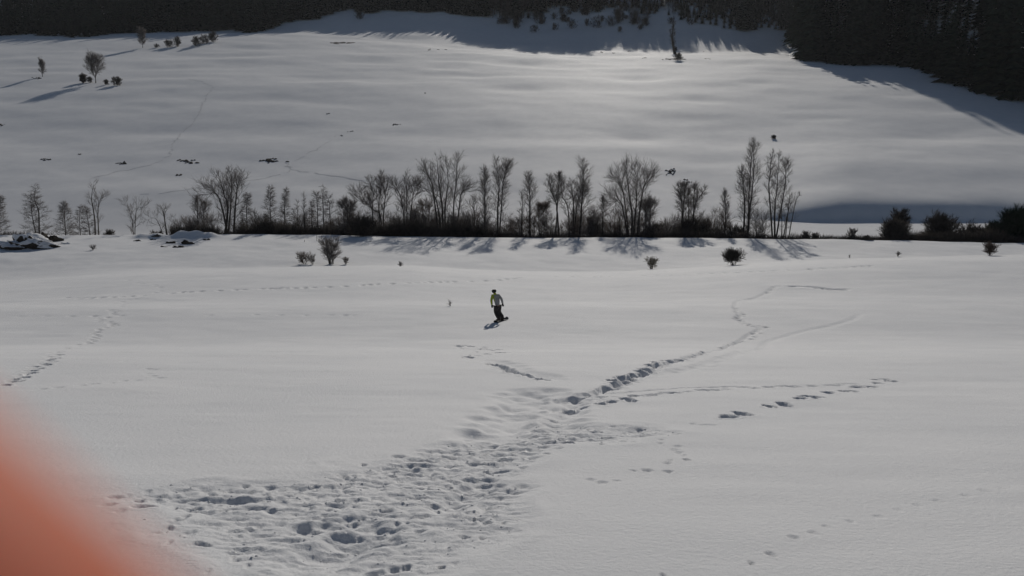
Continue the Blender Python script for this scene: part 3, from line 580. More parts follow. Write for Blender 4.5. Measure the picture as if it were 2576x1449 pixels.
# bare scrub strip along the river: one mass of stems nobody could count
def thicket():
    g = Geo(); r = random.Random(5)
    segs = [(-60, 130, .35, 0.9), (430, 620, .9, 2.0), (600, 1260, 1.0, 3.1), (1240, 1330, .6, 1.7), (1330, 1560, .7, 1.6), (1540, 1880, .8, 2.0), (1860, 2010, .6, 1.2), (2010, 2250, .8, 1.0), (2240, 2620, 1.0, 2.6)]
    for x0, x1, den, h in segs:
        n = int((x1-x0)*44*den)
        PX = nrs.uniform(x0, x1, n); DD = nrs.uniform(136.2, 146, n); q = pixdir(0, 592); XX = (PX-W/2)/FPX/q[1]*DD; ZZ = zbase(XX, DD); NN = vnoise(XX/3.1, DD/3)
        for i in range(n):
            x, D, z = float(XX[i]), float(DD[i]), float(ZZ[i])
            hh = (h*(0.75+0.5*float(NN[i]))+0.25)*r.uniform(0.5, 1.1)+(0.9 if D > 138 else 0.2)
            b0 = Vector((x, D, z-0.05)); d = Vector((r.gauss(0, .28), r.gauss(0, .28), 1)).normalized()
            m = b0+d*hh*0.55; t = m+(d+rvec(r)*0.35).normalized()*hh*0.45
            g.tube([b0, m, t], [0.03, 0.022, 0.006], 3)
            if r.random() < 0.6:
                g.tube([m, m+(d+rvec(r)*0.6).normalized()*hh*0.4], [0.018, 0.005], 3)
    return g
tag(link('riverside_scrub', thicket().mesh('riverside_scrub'), M_SCRUB), 'dense dark strip of bare scrub along the river bank', 'scrub', kind='stuff')

# trees and bushes on the opposite slope
def hill_tree(px, py, top, hwpx, seed, name, label, spec, stems=1, **kw):
    g = ground_at(px, py, 150); k = g[1]/FPX; h = (py-top)*k
    L = [[(0, 0, -0.2), (0.02*h, 0, h*0.5), (0, 0, h)]]
    for i in range(1, stems): L.append([(0, 0, h*0.2), (0.12*h*(-1)**i, 0, h*0.6), (0.16*h*(-1)**i, 0.05*h, h*0.9)])
    return tree(name, label, 'tree', tuple(g), L, seed, hw=hwpx*k, r0=0.014*h+0.04, tr=0.022, tw=(0.1*h, 0.18*h), group='lone trees on the opposite slope', **dict(spec, **kw))
hill_tree(241, 209, 150, 23, 301, 'bare_tree', 'lone rounded tree in a bush group high on the opposite slope', RND, 3, n1=60, t0=0.18)
hill_tree(107, 193, 156, 9, 302, 'bare_tree', 'lone small slim tree on a bare patch high on the opposite slope', POP)
hill_tree(359, 120, 84, 12, 303, 'bare_tree', 'lone small tree at the forest shadow edge on the opposite slope', RND)
def hill_bush(px, py, top, hwpx, seed, label, n1=120, conif=False):
    g = ground_at(px, py, 150); k = g[1]/FPX
    m = M_SCRUB
    return shrub('hill_bush', label, tuple(g), (py-top)*k*0.78, hwpx*k*0.8, seed, 12, n1=int(n1*0.6), n3=7, tr=0.035, t0=0.03, bw=(0.4, 0.95), mt=m, mc=m, group='bushes on the opposite slope')
hill_bush(210, 209, 183, 12, 311, 'dark bush left of the lone rounded tree on the opposite slope', 150, True)
hill_bush(268, 213, 199, 7, 312, 'smallest dark bush right of the lone rounded tree', 70, True)
hill_bush(226, 208, 192, 7, 316, 'low bush pressed against the lone rounded tree', 70, True)
hill_bush(295, 215, 191, 12, 313, 'round dark bush standing off right of the lone rounded tree', 120, True)
hill_bush(395, 120, 111, 7, 317, 'tiny bush beside the lone small tree at the shadow edge', 50)
hill_bush(425, 119, 100, 14, 314, 'dark leafless bush group edge below the forest shadow', 110)
hill_bush(446, 117, 90, 12, 315, 'taller dark bush below the forest shadow', 110)
hill_bush(497, 116, 92, 16, 318, 'spreading dark bush below the forest shadow', 130)
hill_bush(515, 110, 88, 14, 319, 'bushy dark shrub touching the spreading bush below the forest', 110)
hill_bush(540, 105, 80, 15, 320, 'large dark bush merging into the forest shadow', 130)
hill_bush(1706, 151, 134, 11, 321, 'black bush with a long shadow below a dead snag', 150, True)
hill_bush(1946, 349, 341, 7, 322, 'single black bush alone on the open opposite slope', 90, True)
hill_bush(1700, 128, 116, 4, 323, 'little dark bush beside the dead snag', 40, True)
hill_bush(905, 48, 26, 14, 324, 'round bush in the blue shade below the forest', 110)
for i, (px, py, s) in enumerate(((1300, 72, 8), (1345, 82, 10), (1395, 76, 9), (1440, 72, 12), (1500, 70, 16), (1540, 66, 14), (1600, 62, 10), (1365, 60, 10), (1420, 55, 10), (1610, 75, 7), (1690, 60, 9), (1735, 62, 8), (1260, 60, 8), (1560, 80, 7))):
    g = ground_at(px, py, 150)
    if g is not None:
        k = g[1]/FPX
        shrub('shaded_bush', 'bare bush dotted on the blue shaded slope below the wood', tuple(g), s*1.5*k, s*k*1.0, 330+i, 8, n1=50, n3=6, tr=0.03, t0=0.03, bw=(0.4, 0.95), mt=M_WOOD, mc=M_WOOD, group='bushes on the shaded slope')
def copy_tree(o, loc, rz, sc):
    c = o.copy(); COL.objects.link(c); c.location = loc; c.rotation_euler = (0, 0, rz); c.scale = (sc, sc, sc)
    for ch in o.children:
        d = ch.copy(); COL.objects.link(d); d.parent = c
SB = [t for t in TREES if t.name.startswith('shaded_bush')]
for i in range(46):
    px = nrs.uniform(1270, 1640); py = nrs.uniform(24, 66)
    g = ground_at(px, py, 150)
    if g is not None: copy_tree(SB[i % len(SB)], tuple(g), nrs.uniform(0, 6), nrs.uniform(0.7, 1.3))
# dead snag
g = ground_at(1698, 136, 150); k = g[1]/FPX
tree('dead_snag', 'dead dark snag at the shadow edge above the black bush', 'snag', tuple(g), [[(0, 0, -0.3), (-1.2, 0, 5), (-2.0, 0, 11), (-1.2, 0, 18)]], 360, hw=2.2, r0=0.9, shape='oval', n1=40, n2=4, n3=4, tr=0.06, tw=(0.8, 1.6), t0=0.1, mt=M_SCRUB, mc=M_SCRUB)

# ------------------------------------------------------------------ forest above the opposite slope
def conifer_proto(seed):
    r = random.Random(seed); v = []; f = []
    def tri(a, b, c):
        i = len(v); v.extend([a, b, c]); f.append((i, i+1, i+2))
    for k in range(5):
        a, b = 6.283*k/5, 6.283*(k+1)/5
        tri((0.012*math.cos(a), 0.012*math.sin(a), -0.03), (0.012*math.cos(b), 0.012*math.sin(b), -0.03), (0, 0, 0.95))
    nl = 13
    for i in range(nl):
        t = i/(nl-1); z = 0.06+0.90*t; rad = (0.19*(1-t)**0.85+0.012)*r.uniform(.85, 1.15); nb = 9 if t < .6 else 6; ph = r.uniform(0, 6)
        for j in range(nb):
            a = ph+6.283*j/nb+r.gauss(0, .15); L = rad*r.uniform(.7, 1.2); w = 0.42*L+0.012
            c, s = math.cos(a), math.sin(a); zd = z-0.35*L-r.uniform(0, .02)
            p0 = (0, 0, z+0.03); m1 = (c*L*.55-s*w*.6, s*L*.55+c*w*.6, z-0.15*L-.02); m2 = (c*L*.55+s*w*.6, s*L*.55-c*w*.6, z-0.15*L-.02); tp = (c*L, s*L, zd)
            tri(p0, m1, m2); tri(m1, tp, m2)
    return np.array(v), np.array(f)
def bare_proto(seed):
    gt, gc = grow([[(0, 0, -.3), (0.1, 0, 6), (0, 0, 12)]], seed=seed, r0=0.16, hw=2.8, shape='round', n1=26, n2=4, n3=3, tr=0.05, tw=(0.8, 1.6), t0=0.25, a1=(55, 25))
    v = [tuple(p) for p in gt.v]+[tuple(p) for p in gc.v]; n = len(gt.v)
    return np.array(v)/12.0, np.array(gt.f+[tuple(i+n for i in q) for q in gc.f])
CON = [conifer_proto(k) for k in range(4)]; BAR = [bare_proto(70+k) for k in range(3)]
# where the forest's shadow ends on the slope (pixels)
SHX = [-200, 0, 60, 183, 300, 420, 560, 650, 760, 860, 980, 1100, 1200, 1290, 1370, 1450, 1560, 1640, 1700, 1800, 1900, 1980, 2010, 2060, 2120, 2190, 2215, 2270, 2340, 2430, 2480, 2576, 2700]
SHY = [125, 120, 116, 107, 108, 104, 97, 92, 84, 92, 99, 100, 112, 131, 141, 134, 123, 112, 107, 110, 115, 120, 150, 185, 230, 247, 205, 245, 296, 303, 290, 322, 350]
BAX = [-300, 0, 100, 183, 300, 420, 560, 650, 730, 800, 860, 950, 1100, 1200, 1290, 1400, 1560, 1640, 1740, 1900, 1960, 1990, 2010, 2143, 2256, 2331, 2431, 2576, 2700, 2900]
BAY = [92, 90, 86, 96, 86, 80, 74, 82, 58, 48, 32, 26, 28, 36, 40, 30, 18, 38, 60, 72, 84, 135, 152, 163, 162, 186, 226, 254, 285, 330]
EP = np.arange(-500, 3300, 20.0)
EY = np.array([ground_at(p, float(np.interp(p, BAX, BAY)), 165)[1] for p in EP])
hp, hv = [], []
for px in np.arange(-300, 2900, 12.0):      # follow the sun ray from the shadow's end back to the forest edge
    P = ground_at(px, float(np.interp(px, SHX, SHY)), 165)
    t = np.arange(2, 500, 1.5); X = P[0]+TOSUN[0]*t; Y = P[1]+TOSUN[1]*t; q = W/2+X/Y*FPX/0.985
    k = np.nonzero(Y >= np.interp(q, EP, EY))[0]
    if len(k) == 0: continue
    k = k[0]; hp.append(q[k]); hv.append(P[2]+TOSUN[2]*t[k]-gz(X[k], Y[k]))
o = np.argsort(hp); hp = np.array(hp)[o]; hv = np.array(hv)[o]
EH = np.where(EP > 1985, 29.0, np.clip(np.interp(EP, hp, hv), 6, 27))
def assemble(items, protos, name, m, label):
    vs, fs, n = [], [], 0
    for i, (x, y, z, h, wf) in enumerate(items):
        v, f = protos[i % len(protos)]; a = nrs.rand()*6.283; c, s = math.cos(a), math.sin(a)
        vv = np.stack([(v[:, 0]*c-v[:, 1]*s)*h*wf+x, (v[:, 0]*s+v[:, 1]*c)*h*wf+y, v[:, 2]*h+z], -1)
        vs.append(vv); fs.append(f+n); n += len(vv)
    tag(link(name, np_mesh(name, np.concatenate(vs), np.concatenate(fs), False), m), label, 'forest', kind='stuff')
cl, cr_, cb = [], [], []
def put(px, x, y, z, h):
    mid = 1225 < px < 1700
    if mid and nrs.rand() < 0.6: cb.append((x, y, z, h*0.9, nrs.uniform(.9, 1.3)))
    elif px > 1460: cr_.append((x, y, z, h, nrs.uniform(1.0, 1.5)))
    else: cl.append((x, y, z, h, nrs.uniform(1.0, 1.5)))
yoff = 0.0
for row in range(60):
    px = -300.0
    while px < 2880:
        y0 = float(np.interp(px, EP, EY)); hh = float(np.interp(px, EP, EH)); y = y0+yoff+nrs.uniform(-1.8, 1.8)+7*float(vnoise(np.array(px/55.0), np.array(3.3)))
        x = (px-W/2)/FPX*0.985*y; z = gz(x, y)
        if (z-CAM[2])/y < (0.148 if px < 1960 else 0.30) and yoff < 290 and nrs.rand() < 0.95:
            if row: hh = min(21, hh+0.35*yoff*0.5) if hh < 14 else hh
            put(px, x, y, z, hh*(nrs.uniform(0.6, 1.1) if px < 1985 else max(0.64, 0.25+0.95*float(sstep(-0.25, 0.3, vnoise(np.array(px/48.0+0.7), np.array(9.1)))))*nrs.uniform(0.8, 1.15)))
        px += (4.6+0.05*row)*FPX/y*nrs.uniform(.75, 1.25)
    yoff += 5.0 if row < 7 else 8.5
assemble(cl, CON, 'conifer_forest', M_CONIF, 'dark conifer forest above the left part of the opposite slope')
assemble(cr_, CON, 'conifer_forest', M_CONIF, 'black conifer forest reaching down the right part of the opposite slope')
assemble(cb, BAR, 'bare_wood', M_WOOD, 'brownish leafless wood above the blue shaded slope')
# black evergreen bushes at the right end of the river
for i, (px, top, hw_, lab) in enumerate(((2505, 540, 26, 'smaller dark evergreen bush beside the low dark thicket'), (2550, 500, 44, 'largest black evergreen bush at the end of the river thickets'), (2610, 492, 44, 'outermost black evergreen bush at the end of the river thickets'))):
    mound(px, top, hw_, 140+i, 400+i, lab, 420, M_CONIF, 610, 'black evergreen bushes at the river')
# wispy grey shrubs filling in between the trees
r_ = random.Random(77)
UND = ['grey see-through shrub under the bare trees by the river']
for i, px in enumerate((470, 495, 530, 590, 650, 668, 700, 730, 775, 840, 862, 895, 940, 985, 1045, 1085, 1150, 1180, 1205, 1285, 1300, 1345, 1375, 1395, 1425, 1475, 1500, 1535, 1560, 1615, 1665, 1690, 1775, 1800, 1905)):
    D = r_.uniform(139.5, 146); g = at_depth(px+r_.uniform(-6, 6), 592, D)
    shrub('river_shrub', UND[0], (g[0], D, gz(g[0], D)), r_.uniform(4.2, 7.0), r_.uniform(1.4, 2.3), 600+i, 9, n1=80, n3=5, tr=0.011, t0=0.15, mc=(M_TWIG if i % 3 else M_TWIGB), group='grey shrubs under the river trees', bw=(0.2, 0.8))

RS = [t for t in TREES if t.name.startswith('river_shrub')]
for i in range(44):
    px = r_.uniform(470, 1240) if i % 3 else r_.uniform(1240, 1900); D = r_.uniform(139.5, 147); g = at_depth(px, 592, D)
    copy_tree(RS[i % len(RS)], (g[0], D, gz(g[0], D)), r_.uniform(0, 6), r_.uniform(0.6, 1.1))

# ------------------------------------------------------------------ earth heap, clods, soil patches, tracks
def blob(name, label, cat, base, rx, ry, rz, seed, m, nu=40, nv=16, amp=0.3, sc=1.6, group=None):
    v = []; f = []
    for j in range(nv+1):
        ph = math.pi/2*(1-j/nv)
        for i in range(nu):
            t = 2*math.pi*i/nu
            x, y, z = math.cos(t)*math.cos(ph), math.sin(t)*math.cos(ph), math.sin(ph)
            nz = float(fbm(np.array(x*sc+seed*3.1+z), np.array(y*sc+z*sc*1.3+seed), 4, 0.55))
            k = 1+amp*nz
            v.append((x*rx*k, y*ry*k, z*rz*(1+amp*1.3*nz)-0.15))
    for j in range(nv):
        for i in range(nu): f.append((j*nu+i, (j+1)*nu+i, (j+1)*nu+(i+1) % nu, j*nu+(i+1) % nu))
    me = np_mesh(name, v, np.array(f)[:, ::-1]); o = link(name, me, m); o.location = base
    if cat: tag(o, label, cat, group)
    return o
def heap_material():
    m = noisy('snowy_soil', (0.03, 0.024, 0.02), (0.07, 0.058, 0.045), 2.5, 0.95, 0.15, 0.7, 5)
    n = m.node_tree.nodes; l = m.node_tree.links; b = n['Principled BSDF']
    src = b.inputs['Base Color'].links[0].from_socket
    ge = n.new('ShaderNodeNewGeometry'); sx = n.new('ShaderNodeSeparateXYZ'); l.new(ge.outputs['Normal'], sx.inputs[0])
    nz = n.new('ShaderNodeTexNoise'); nz.inputs['Scale'].default_value = 0.8; nz.inputs['Detail'].default_value = 7
    tc = n.new('ShaderNodeTexCoord'); l.new(tc.outputs['Object'], nz.inputs['Vector'])
    ad = n.new('ShaderNodeMath'); ad.operation = 'MULTIPLY_ADD'; l.new(nz.outputs['Fac'], ad.inputs[0]); ad.inputs[1].default_value = 1.5; l.new(sx.outputs['Z'], ad.inputs[2])
    rx = n.new('ShaderNodeMath'); rx.operation = 'MULTIPLY_ADD'; l.new(sx.outputs['X'], rx.inputs[0]); rx.inputs[1].default_value = -0.45; l.new(ad.outputs[0], rx.inputs[2])
    cr = n.new('ShaderNodeValToRGB'); cr.color_ramp.elements[0].position = 0.88; cr.color_ramp.elements[1].position = 0.98
    l.new(rx.outputs[0], cr.inputs[0])
    mx = n.new('ShaderNodeMixRGB'); l.new(cr.outputs[0], mx.inputs[0]); l.new(src, mx.inputs[1]); mx.inputs[2].default_value = (0.82, 0.825, 0.84, 1)
    l.new(mx.outputs[0], b.inputs['Base Color']); return m
M_HEAP = heap_material()
def flat_on(px, py): g = ground_at(px, py); return (g[0], g[1], g[2])
b = flat_on(70, 622); blob('earth_heap', 'large snow capped earth heap with dark clods on the meadow', 'heap', b, 4.0, 2.6, 1.75, 3, M_HEAP, 72, 26, 0.34, 1.7)
b = flat_on(122, 606); blob('earth_heap', 'dark earthy end of the heap, small mound behind the large heap', 'heap', b, 1.7, 1.3, 0.95, 5, M_SOIL, 40, 14, 0.5, 2.6)
b = flat_on(170, 613); blob('earth_clod', 'flat snow dusted clod just right of the large earth heap', 'clod', b, 0.95, 0.6, 0.32, 8, M_HEAP, 30, 10, 0.45, 2)
for i, (px, py, s_) in enumerate(((348, 606, .35), (385, 603, .3), (430, 612, .5), (470, 613, .6), (520, 604, .35), (410, 621, .3), (450, 622, .4), (395, 593, .35))):
    b = flat_on(px, py); blob('earth_clod', 'small earth clod showing through the ploughed snow humps', 'clod', b, s_*1.9, s_, s_*0.8, 20+i, M_SOIL, 16, 6, 0.5, 2, 'clods among the ploughed snow humps')
b = flat_on(925, 607); blob('earth_clod', 'flat dark clod on the meadow in the shadow of the thorn mound', 'clod', b, 0.7, 0.5, 0.25, 40, M_HEAP, 20, 8, 0.4, 2)
g = at_depth(2178, 614, 134.5); blob('boulder', 'dark boulder on the river bank below the shaded slope foot', 'boulder', (g[0], 134.5, gz(g[0], 134.5)), 0.9, 0.7, 0.7, 44, M_SOIL, 24, 10, 0.35, 2)
# stakes on the meadow
for px, py, hpx, lab in ((797, 606, 17, 'tall thin wooden stake on the meadow above the vase shaped shrub'), (766, 609, 6, 'short wooden stake on the meadow left of the tall stake'), (744, 857.0/1, 0, '')):
    if not hpx: continue
    g = ground_at(px, py); k = g[1]/FPX; q = Geo(); hh = hpx*k
    q.tube([Vector((0, 0, -0.1)), Vector((0.01, 0, hh*.5)), Vector((0.03, 0.01, hh*.97)), Vector((0.03, 0.01, hh))], [0.035, 0.033, 0.03, 0.012], 6, False)
    tag(link('wooden_stake', q.mesh('wooden_stake'), M_BARK, None, tuple(g)), lab, 'stake')
def soil_patch(px, py, wpx, hpx, n, seed, label, name='bare_ground'):
    r = random.Random(seed); v = []; f = []
    for i in range(n*2 if n > 4 else n):
        qx = px+r.gauss(0, .36)*wpx; qy = py+r.gauss(0, .3)*hpx
        g = ground_at(qx, qy, 150)
        if g is None: continue
        k = g[1]/FPX; rx = wpx*k*r.uniform(.05, .15)*(2.0 if n < 4 else 1); ry = rx*r.uniform(.8, 1.6); c0 = len(v); nu = 14; ph = r.uniform(0, 9)
        for ring in (1.0, 0.6, 0.0):
            for j in range(nu if ring else 1):
                t = 6.283*j/nu; kk = 1+0.35*math.sin(2*t+ph)+0.22*math.sin(5*t+ph*2)
                x = g[0]+math.cos(t)*rx*kk*ring; y = g[1]+math.sin(t)*ry*kk*ring
                v.append((x, y, gz(x, y)+(-0.10 if ring == 1 else 0.12 if ring else 0.2)+r.uniform(-.03, .06)))
        for j in range(nu):
            a, b_ = c0+j, c0+(j+1) % nu
            f.append((a, b_, b_+nu)); f.append((a, b_+nu, a+nu)); f.append((a+nu, b_+nu, c0+2*nu))
    if v: tag(link(name, np_mesh(name, v, f), M_SOIL), label, kind='structure')
for i, a in enumerate(((308, 411, 18, 6, 9), (465, 405, 36, 9, 9), (452, 440, 30, 4, 4), (680, 405, 34, 9, 12), (115, 401, 22, 4, 5), (195, 388, 14, 3, 4), (1692, 434, 24, 15, 11), (1727, 452, 10, 4, 3), (1738, 459, 10, 2, 3), (997, 314, 13, 3, 6), (3, 315, 14, 4, 5), (95, 197, 26, 4, 6), (1700, 149, 40, 3, 8), (822, 287, 9, 2, 3), (880, 331, 16, 3, 4), (858, 341, 6, 2, 2), (1068, 235, 5, 2, 2), (1510, 132, 8, 2, 3), (1540, 134, 8, 2, 3), (1582, 130, 8, 2, 3), (1620, 146, 10, 2, 3), (1780, 148, 10, 2, 3), (860, 108, 60, 3, 6), (1100, 125, 40, 3, 4), (1770, 130, 8, 2, 2))):
    soil_patch(*a, 500+i, 'patch of bare ground on the opposite slope')
for i, a in enumerate(((390, 603, 60, 10, 6), (470, 613, 70, 12, 8))):
    pass
def track(pts, wid, seed, label):
    r = random.Random(seed); P = []
    for (x1, y1), (x2, y2) in zip(pts[:-1], pts[1:]):
        a = ground_at(x1, y1, 150); b = ground_at(x2, y2, 150); n = max(2, int(np.hypot(*(b-a)[:2])/1.6))
        for k in range(n): P.append(a+(b-a)*k/n)
    v = []; f = []
    for i, p in enumerate(P):
        q = P[min(i+1, len(P)-1)]-P[max(i-1, 0)]; nrm = np.array([-q[1], q[0]])/max(1e-6, np.hypot(q[0], q[1]))
        c = p[:2]+nrm*r.gauss(0, .35); w = wid*r.uniform(.35, 1.2)
        for s_ in (-1, 0, 1):
            x, y = c+nrm*w*s_; v.append((x, y, gz(x, y)+(0.05 if s_ else 0.02)))
        if i and r.random() < 0.9:
            a = 3*(i-1); b = 3*i
            for s_ in (0, 1): f.append((a+s_, a+s_+1, b+s_+1)); f.append((a+s_, b+s_+1, b+s_))
    tag(link('animal_track', np_mesh('animal_track', v, f), M_TRACK), label, kind='structure')
track([(470, 199), (497, 203), (530, 215), (536, 222), (520, 240), (500, 285), (480, 318), (455, 335), (432, 368), (428, 388), (400, 407), (360, 420), (300, 432), (200, 455)], 0.14, 1, 'winding animal track across the opposite slope')
track([(722, 424), (760, 431), (820, 440), (880, 450), (930, 461), (1010, 475)], 0.15, 2, 'thin straight animal track slanting down the opposite slope')
track([(728, 427), (722, 434), (690, 444), (645, 452), (560, 465), (420, 485), (330, 492)], 0.11, 3, 'faint animal track slanting left down the opposite slope')
track([(850, 341), (790, 377), (735, 410)], 0.08, 5, 'faint animal track down from the bare spots')
track([(720, 408), (727, 418), (732, 425)], 0.45, 4, 'short dark scrape where the animal tracks meet')

# ------------------------------------------------------------------ snowboarder
def skin(name, verts, edges, radii, m, parent, root=0, sub=2, loc=None):
    me = bpy.data.meshes.new(name); me.from_pydata([tuple(v) for v in verts], edges, [])
    o = bpy.data.objects.new(name, me); COL.objects.link(o)
    sk = o.modifiers.new('skin', 'SKIN'); sk.use_smooth_shade = True
    for i, d in enumerate(me.skin_vertices[0].data):
        rr_ = radii[i]; d.radius = rr_ if isinstance(rr_, tuple) else (rr_, rr_); d.use_root = (i == root)
    ss = o.modifiers.new('sub', 'SUBSURF'); ss.levels = sub; ss.render_levels = sub
    dg = bpy.context.evaluated_depsgraph_get(); ev = o.evaluated_get(dg)
    m2 = bpy.data.meshes.new_from_object(ev); COL.objects.unlink(o); bpy.data.objects.remove(o)
    m2.name = name
    m2.materials.clear()
    for p in m2.polygons: p.use_smooth = True
    ob = link(name, m2, m, parent)
    return ob
M_SKIN = noisy('skin', (0.50, 0.27, 0.20), (0.58, 0.33, 0.25), 30, 0.5, 0.4)
M_JACK = noisy('grey_jacket', (0.24, 0.24, 0.245), (0.30, 0.30, 0.30), 9, 0.8, 0.3, 0.4, 14)
M_LIME = noisy('lime_fabric', (0.25, 0.30, 0.025), (0.31, 0.36, 0.04), 9, 0.8, 0.3, 0.4, 14)
M_PANT = noisy('dark_trousers', (0.030, 0.026, 0.026), (0.048, 0.042, 0.042), 9, 0.85, 0.25, 0.4, 12)
M_BLACK = noisy('black_fabric', (0.008, 0.008, 0.009), (0.016, 0.016, 0.017), 20, 0.8, 0.25)
M_BOOT = noisy('boot', (0.03, 0.02, 0.018), (0.05, 0.035, 0.03), 15, 0.6, 0.4)
M_BOARD = noisy('board_top', (0.02, 0.02, 0.022), (0.05, 0.045, 0.045), 6, 0.35, 0.5)
kz = 0.00176
PG = ground_at(1260, 808); 
def bp(zx, zy, yy):
    x = (zx-880)*kz; zs = (1130-zy)*kz
    return Vector((x, yy, (zs-yy*0.232)/0.973))
person = empty('person', tuple(PG), 'snowboarder seen from behind in grey jacket with lime sleeve, knees bent, riding away', 'person')
head = bp(682, 268, 0.10); neck = bp(695, 322, 0.08); c7 = bp(705, 350, 0.06); chest = bp(735, 430, 0.05); waist = bp(772, 580, 0.03); pel = bp(790, 680, 0.02)
shL = bp(628, 385, 0.08); shR = bp(822, 388, 0.02); elL = bp(600, 540, 0.05); elR = bp(905, 500, -0.02); wrL = bp(615, 665, 0.16); wrR = bp(933, 625, 0.06)
hpL = bp(748, 705, -0.05); hpR = bp(828, 700, 0.10); knL = bp(735, 880, 0.0); knR = bp(812, 875, 0.26); anL = bp(835, 1085, -0.20); anR = bp(945, 1068, 0.26)
toe = Vector((-0.927, 0.375, 0))
bv = [pel, waist, chest, c7, neck, head, head+Vector((-0.03, 0.03, 0.075)), shL, elL, wrL, shR, elR, wrR, hpL, knL, anL, hpR, knR, anR, anL+toe*0.13+Vector((0, 0, -.07)), anR+toe*0.13+Vector((0, 0, -.07))]
be = [(0,1),(1,2),(2,3),(3,4),(4,5),(5,6),(2,7),(7,8),(8,9),(2,10),(10,11),(11,12),(0,13),(13,14),(14,15),(0,16),(16,17),(17,18),(15,19),(18,20)]
br = [(.07,.06),(.10,.08),(.15,.11),.07,.06,.105,.09,.055,.045,.032,.055,.045,.032,.065,.06,.045,.065,.06,.045,.04,.04]
body = skin('body', bv, be, br, M_SKIN, person)
jv = [pel+Vector((-0.01, 0, -0.05)), waist, chest, c7+Vector((0, 0, -.02)), shL, elL, wrL, shR, elR, wrR]
jack = skin('jacket', jv, [(0,1),(1,2),(2,3),(2,4),(4,5),(5,6),(2,7),(7,8),(8,9)], [(.165,.135),(.158,.125),(.175,.135),.085,.082,.068,.052,.082,.068,.052], M_JACK, person)
jack.data.materials.append(M_LIME)
for p in jack.data.polygons:
    c = p.center
    lim = chest.x-0.085-0.06*(c.z-chest.z)
    if (c.x < lim and c.z > elL.z-0.25) or (c.z < 0.62+pel.z*0 and False): p.material_index = 1
jack['label'] = 'grey jacket with one lime sleeve'
hood = skin('hood', [c7+Vector((-0.05, -0.05, 0.03)), c7+Vector((0.0, -0.09, 0.02)), c7+Vector((0.06, -0.05, 0.03))], [(0,1),(1,2)], [.055,.06,.05], M_LIME, person, 1)
trs = skin('trousers', [pel+Vector((0, 0, 0.09)), hpL, knL, anL+Vector((0, 0, .02)), hpR, knR, anR+Vector((0, 0, .02))], [(0,1),(1,2),(2,3),(0,4),(4,5),(5,6)], [(.175,.15),.15,.125,.12,.15,.125,.12], M_PANT, person)
bean = skin('beanie', [head+Vector((0.02, -0.03, -0.075)), head+Vector((0.0, -0.015, 0.0)), head+Vector((-0.01, 0.0, 0.06)), head+Vector((-0.015, 0.005, 0.11))], [(0,1),(1,2),(2,3)], [.095,.130,.130,.095], M_BLACK, person)
def glove(w, el, side):
    d = (w-el).normalized(); a = Vector((1, 0, 0))-d*d.x; a.normalize(); c = d.cross(a)
    V_ = [w-d*0.03, w+d*0.06]; E = [(0,1)]; Rr = [.045, (.05, .035)]
    for i, (o_, L) in enumerate(((-.035, .055), (-.012, .065), (.012, .062), (.034, .05))):
        k = len(V_); V_ += [w+d*0.10+a*o_, w+d*(0.10+L*0.6)+a*o_+c*0.02, w+d*(0.10+L*.7)+a*o_*.8+c*0.05]
        E += [(1,k),(k,k+1),(k+1,k+2)]; Rr += [.017,.015,.013]
    k = len(V_); V_ += [w+d*0.05-a*0.06*side, w+d*0.09-a*0.075*side+c*0.02]; E += [(1,k),(k,k+1)]; Rr += [.018,.014]
    return skin('glove', V_, E, Rr, M_BLACK, person, 1, 1)
glove(wrL, elL, -1); glove(wrR, elR, 1)
for an in (anL, anR):
    skin('boot', [an+Vector((0, 0, .10)), an+Vector((0, 0, -.035)), an+toe*0.10+Vector((0, 0, -.055)), an+toe*0.20+Vector((0, 0, -.06)), an-toe*0.06+Vector((0, 0, -.055))], [(0,1),(1,2),(2,3),(1,4)], [.075,.068,.06,.05,.055], M_BOOT, person, 1, 1)
# the board: curved deck with raised nose and tail, bindings as parts
def board():
    n, m = 28, 8; v = []; f = []; Lh = 0.76
    for s_ in (0, 1):
        for i in range(n+1):
            t = -1+2*i/n; e = abs(t)
            w = 0.125+0.025*t*t if e < 0.8 else (0.141)*math.sqrt(max(0.0, 1-((e-0.8)/0.2)**2))+0.002
            zc = 0.012+(0.13*((e-0.74)/0.26)**2 if e > 0.74 else 0.0)
            for j in range(m+1):
                v.append((w*(-1+2*j/m), t*Lh, zc-0.011*s_))
    N = (n+1)*(m+1)
    for s_ in (0, 1):
        for i in range(n):
            for j in range(m):
                a = s_*N+i*(m+1)+j; q = (a, a+1, a+m+2, a+m+1); f.append(q if s_ == 0 else q[::-1])
    def wall(ids):
        for a, b in zip(ids[:-1], ids[1:]): f.append((a, a+N, b+N, b))
    wall([i*(m+1) for i in range(n+1)]); wall([i*(m+1)+m for i in range(n, -1, -1)]); wall([j for j in range(m, -1, -1)]); wall([n*(m+1)+j for j in range(m+1)])
    return np_mesh('deck', v, f)
bd = empty('snowboard', tuple(PG), 'dark snowboard under the rider, nose lifted slightly off the snow', 'snowboard')
mid = (anL+anR)*0.5; dirb = (anR-anL); yawb = -math.atan2(dirb.x, dirb.y); 
ctr = Vector(PG)+Vector((mid.x, mid.y, 0)); p1 = gz(ctr.x-math.sin(yawb)*-0.0, ctr.y); 
fw = Vector((math.sin(-yawb), math.cos(-yawb), 0)); za = gz(ctr.x+fw.x*.5, ctr.y+fw.y*.5); zb_ = gz(ctr.x-fw.x*.5, ctr.y-fw.y*.5)
bd.location = (ctr.x, ctr.y, (za+zb_)/2+0.012); bd.rotation_euler = (math.atan2(za-zb_, 1.0), math.radians(-7), yawb)
link('deck', board(), M_BOARD, bd)
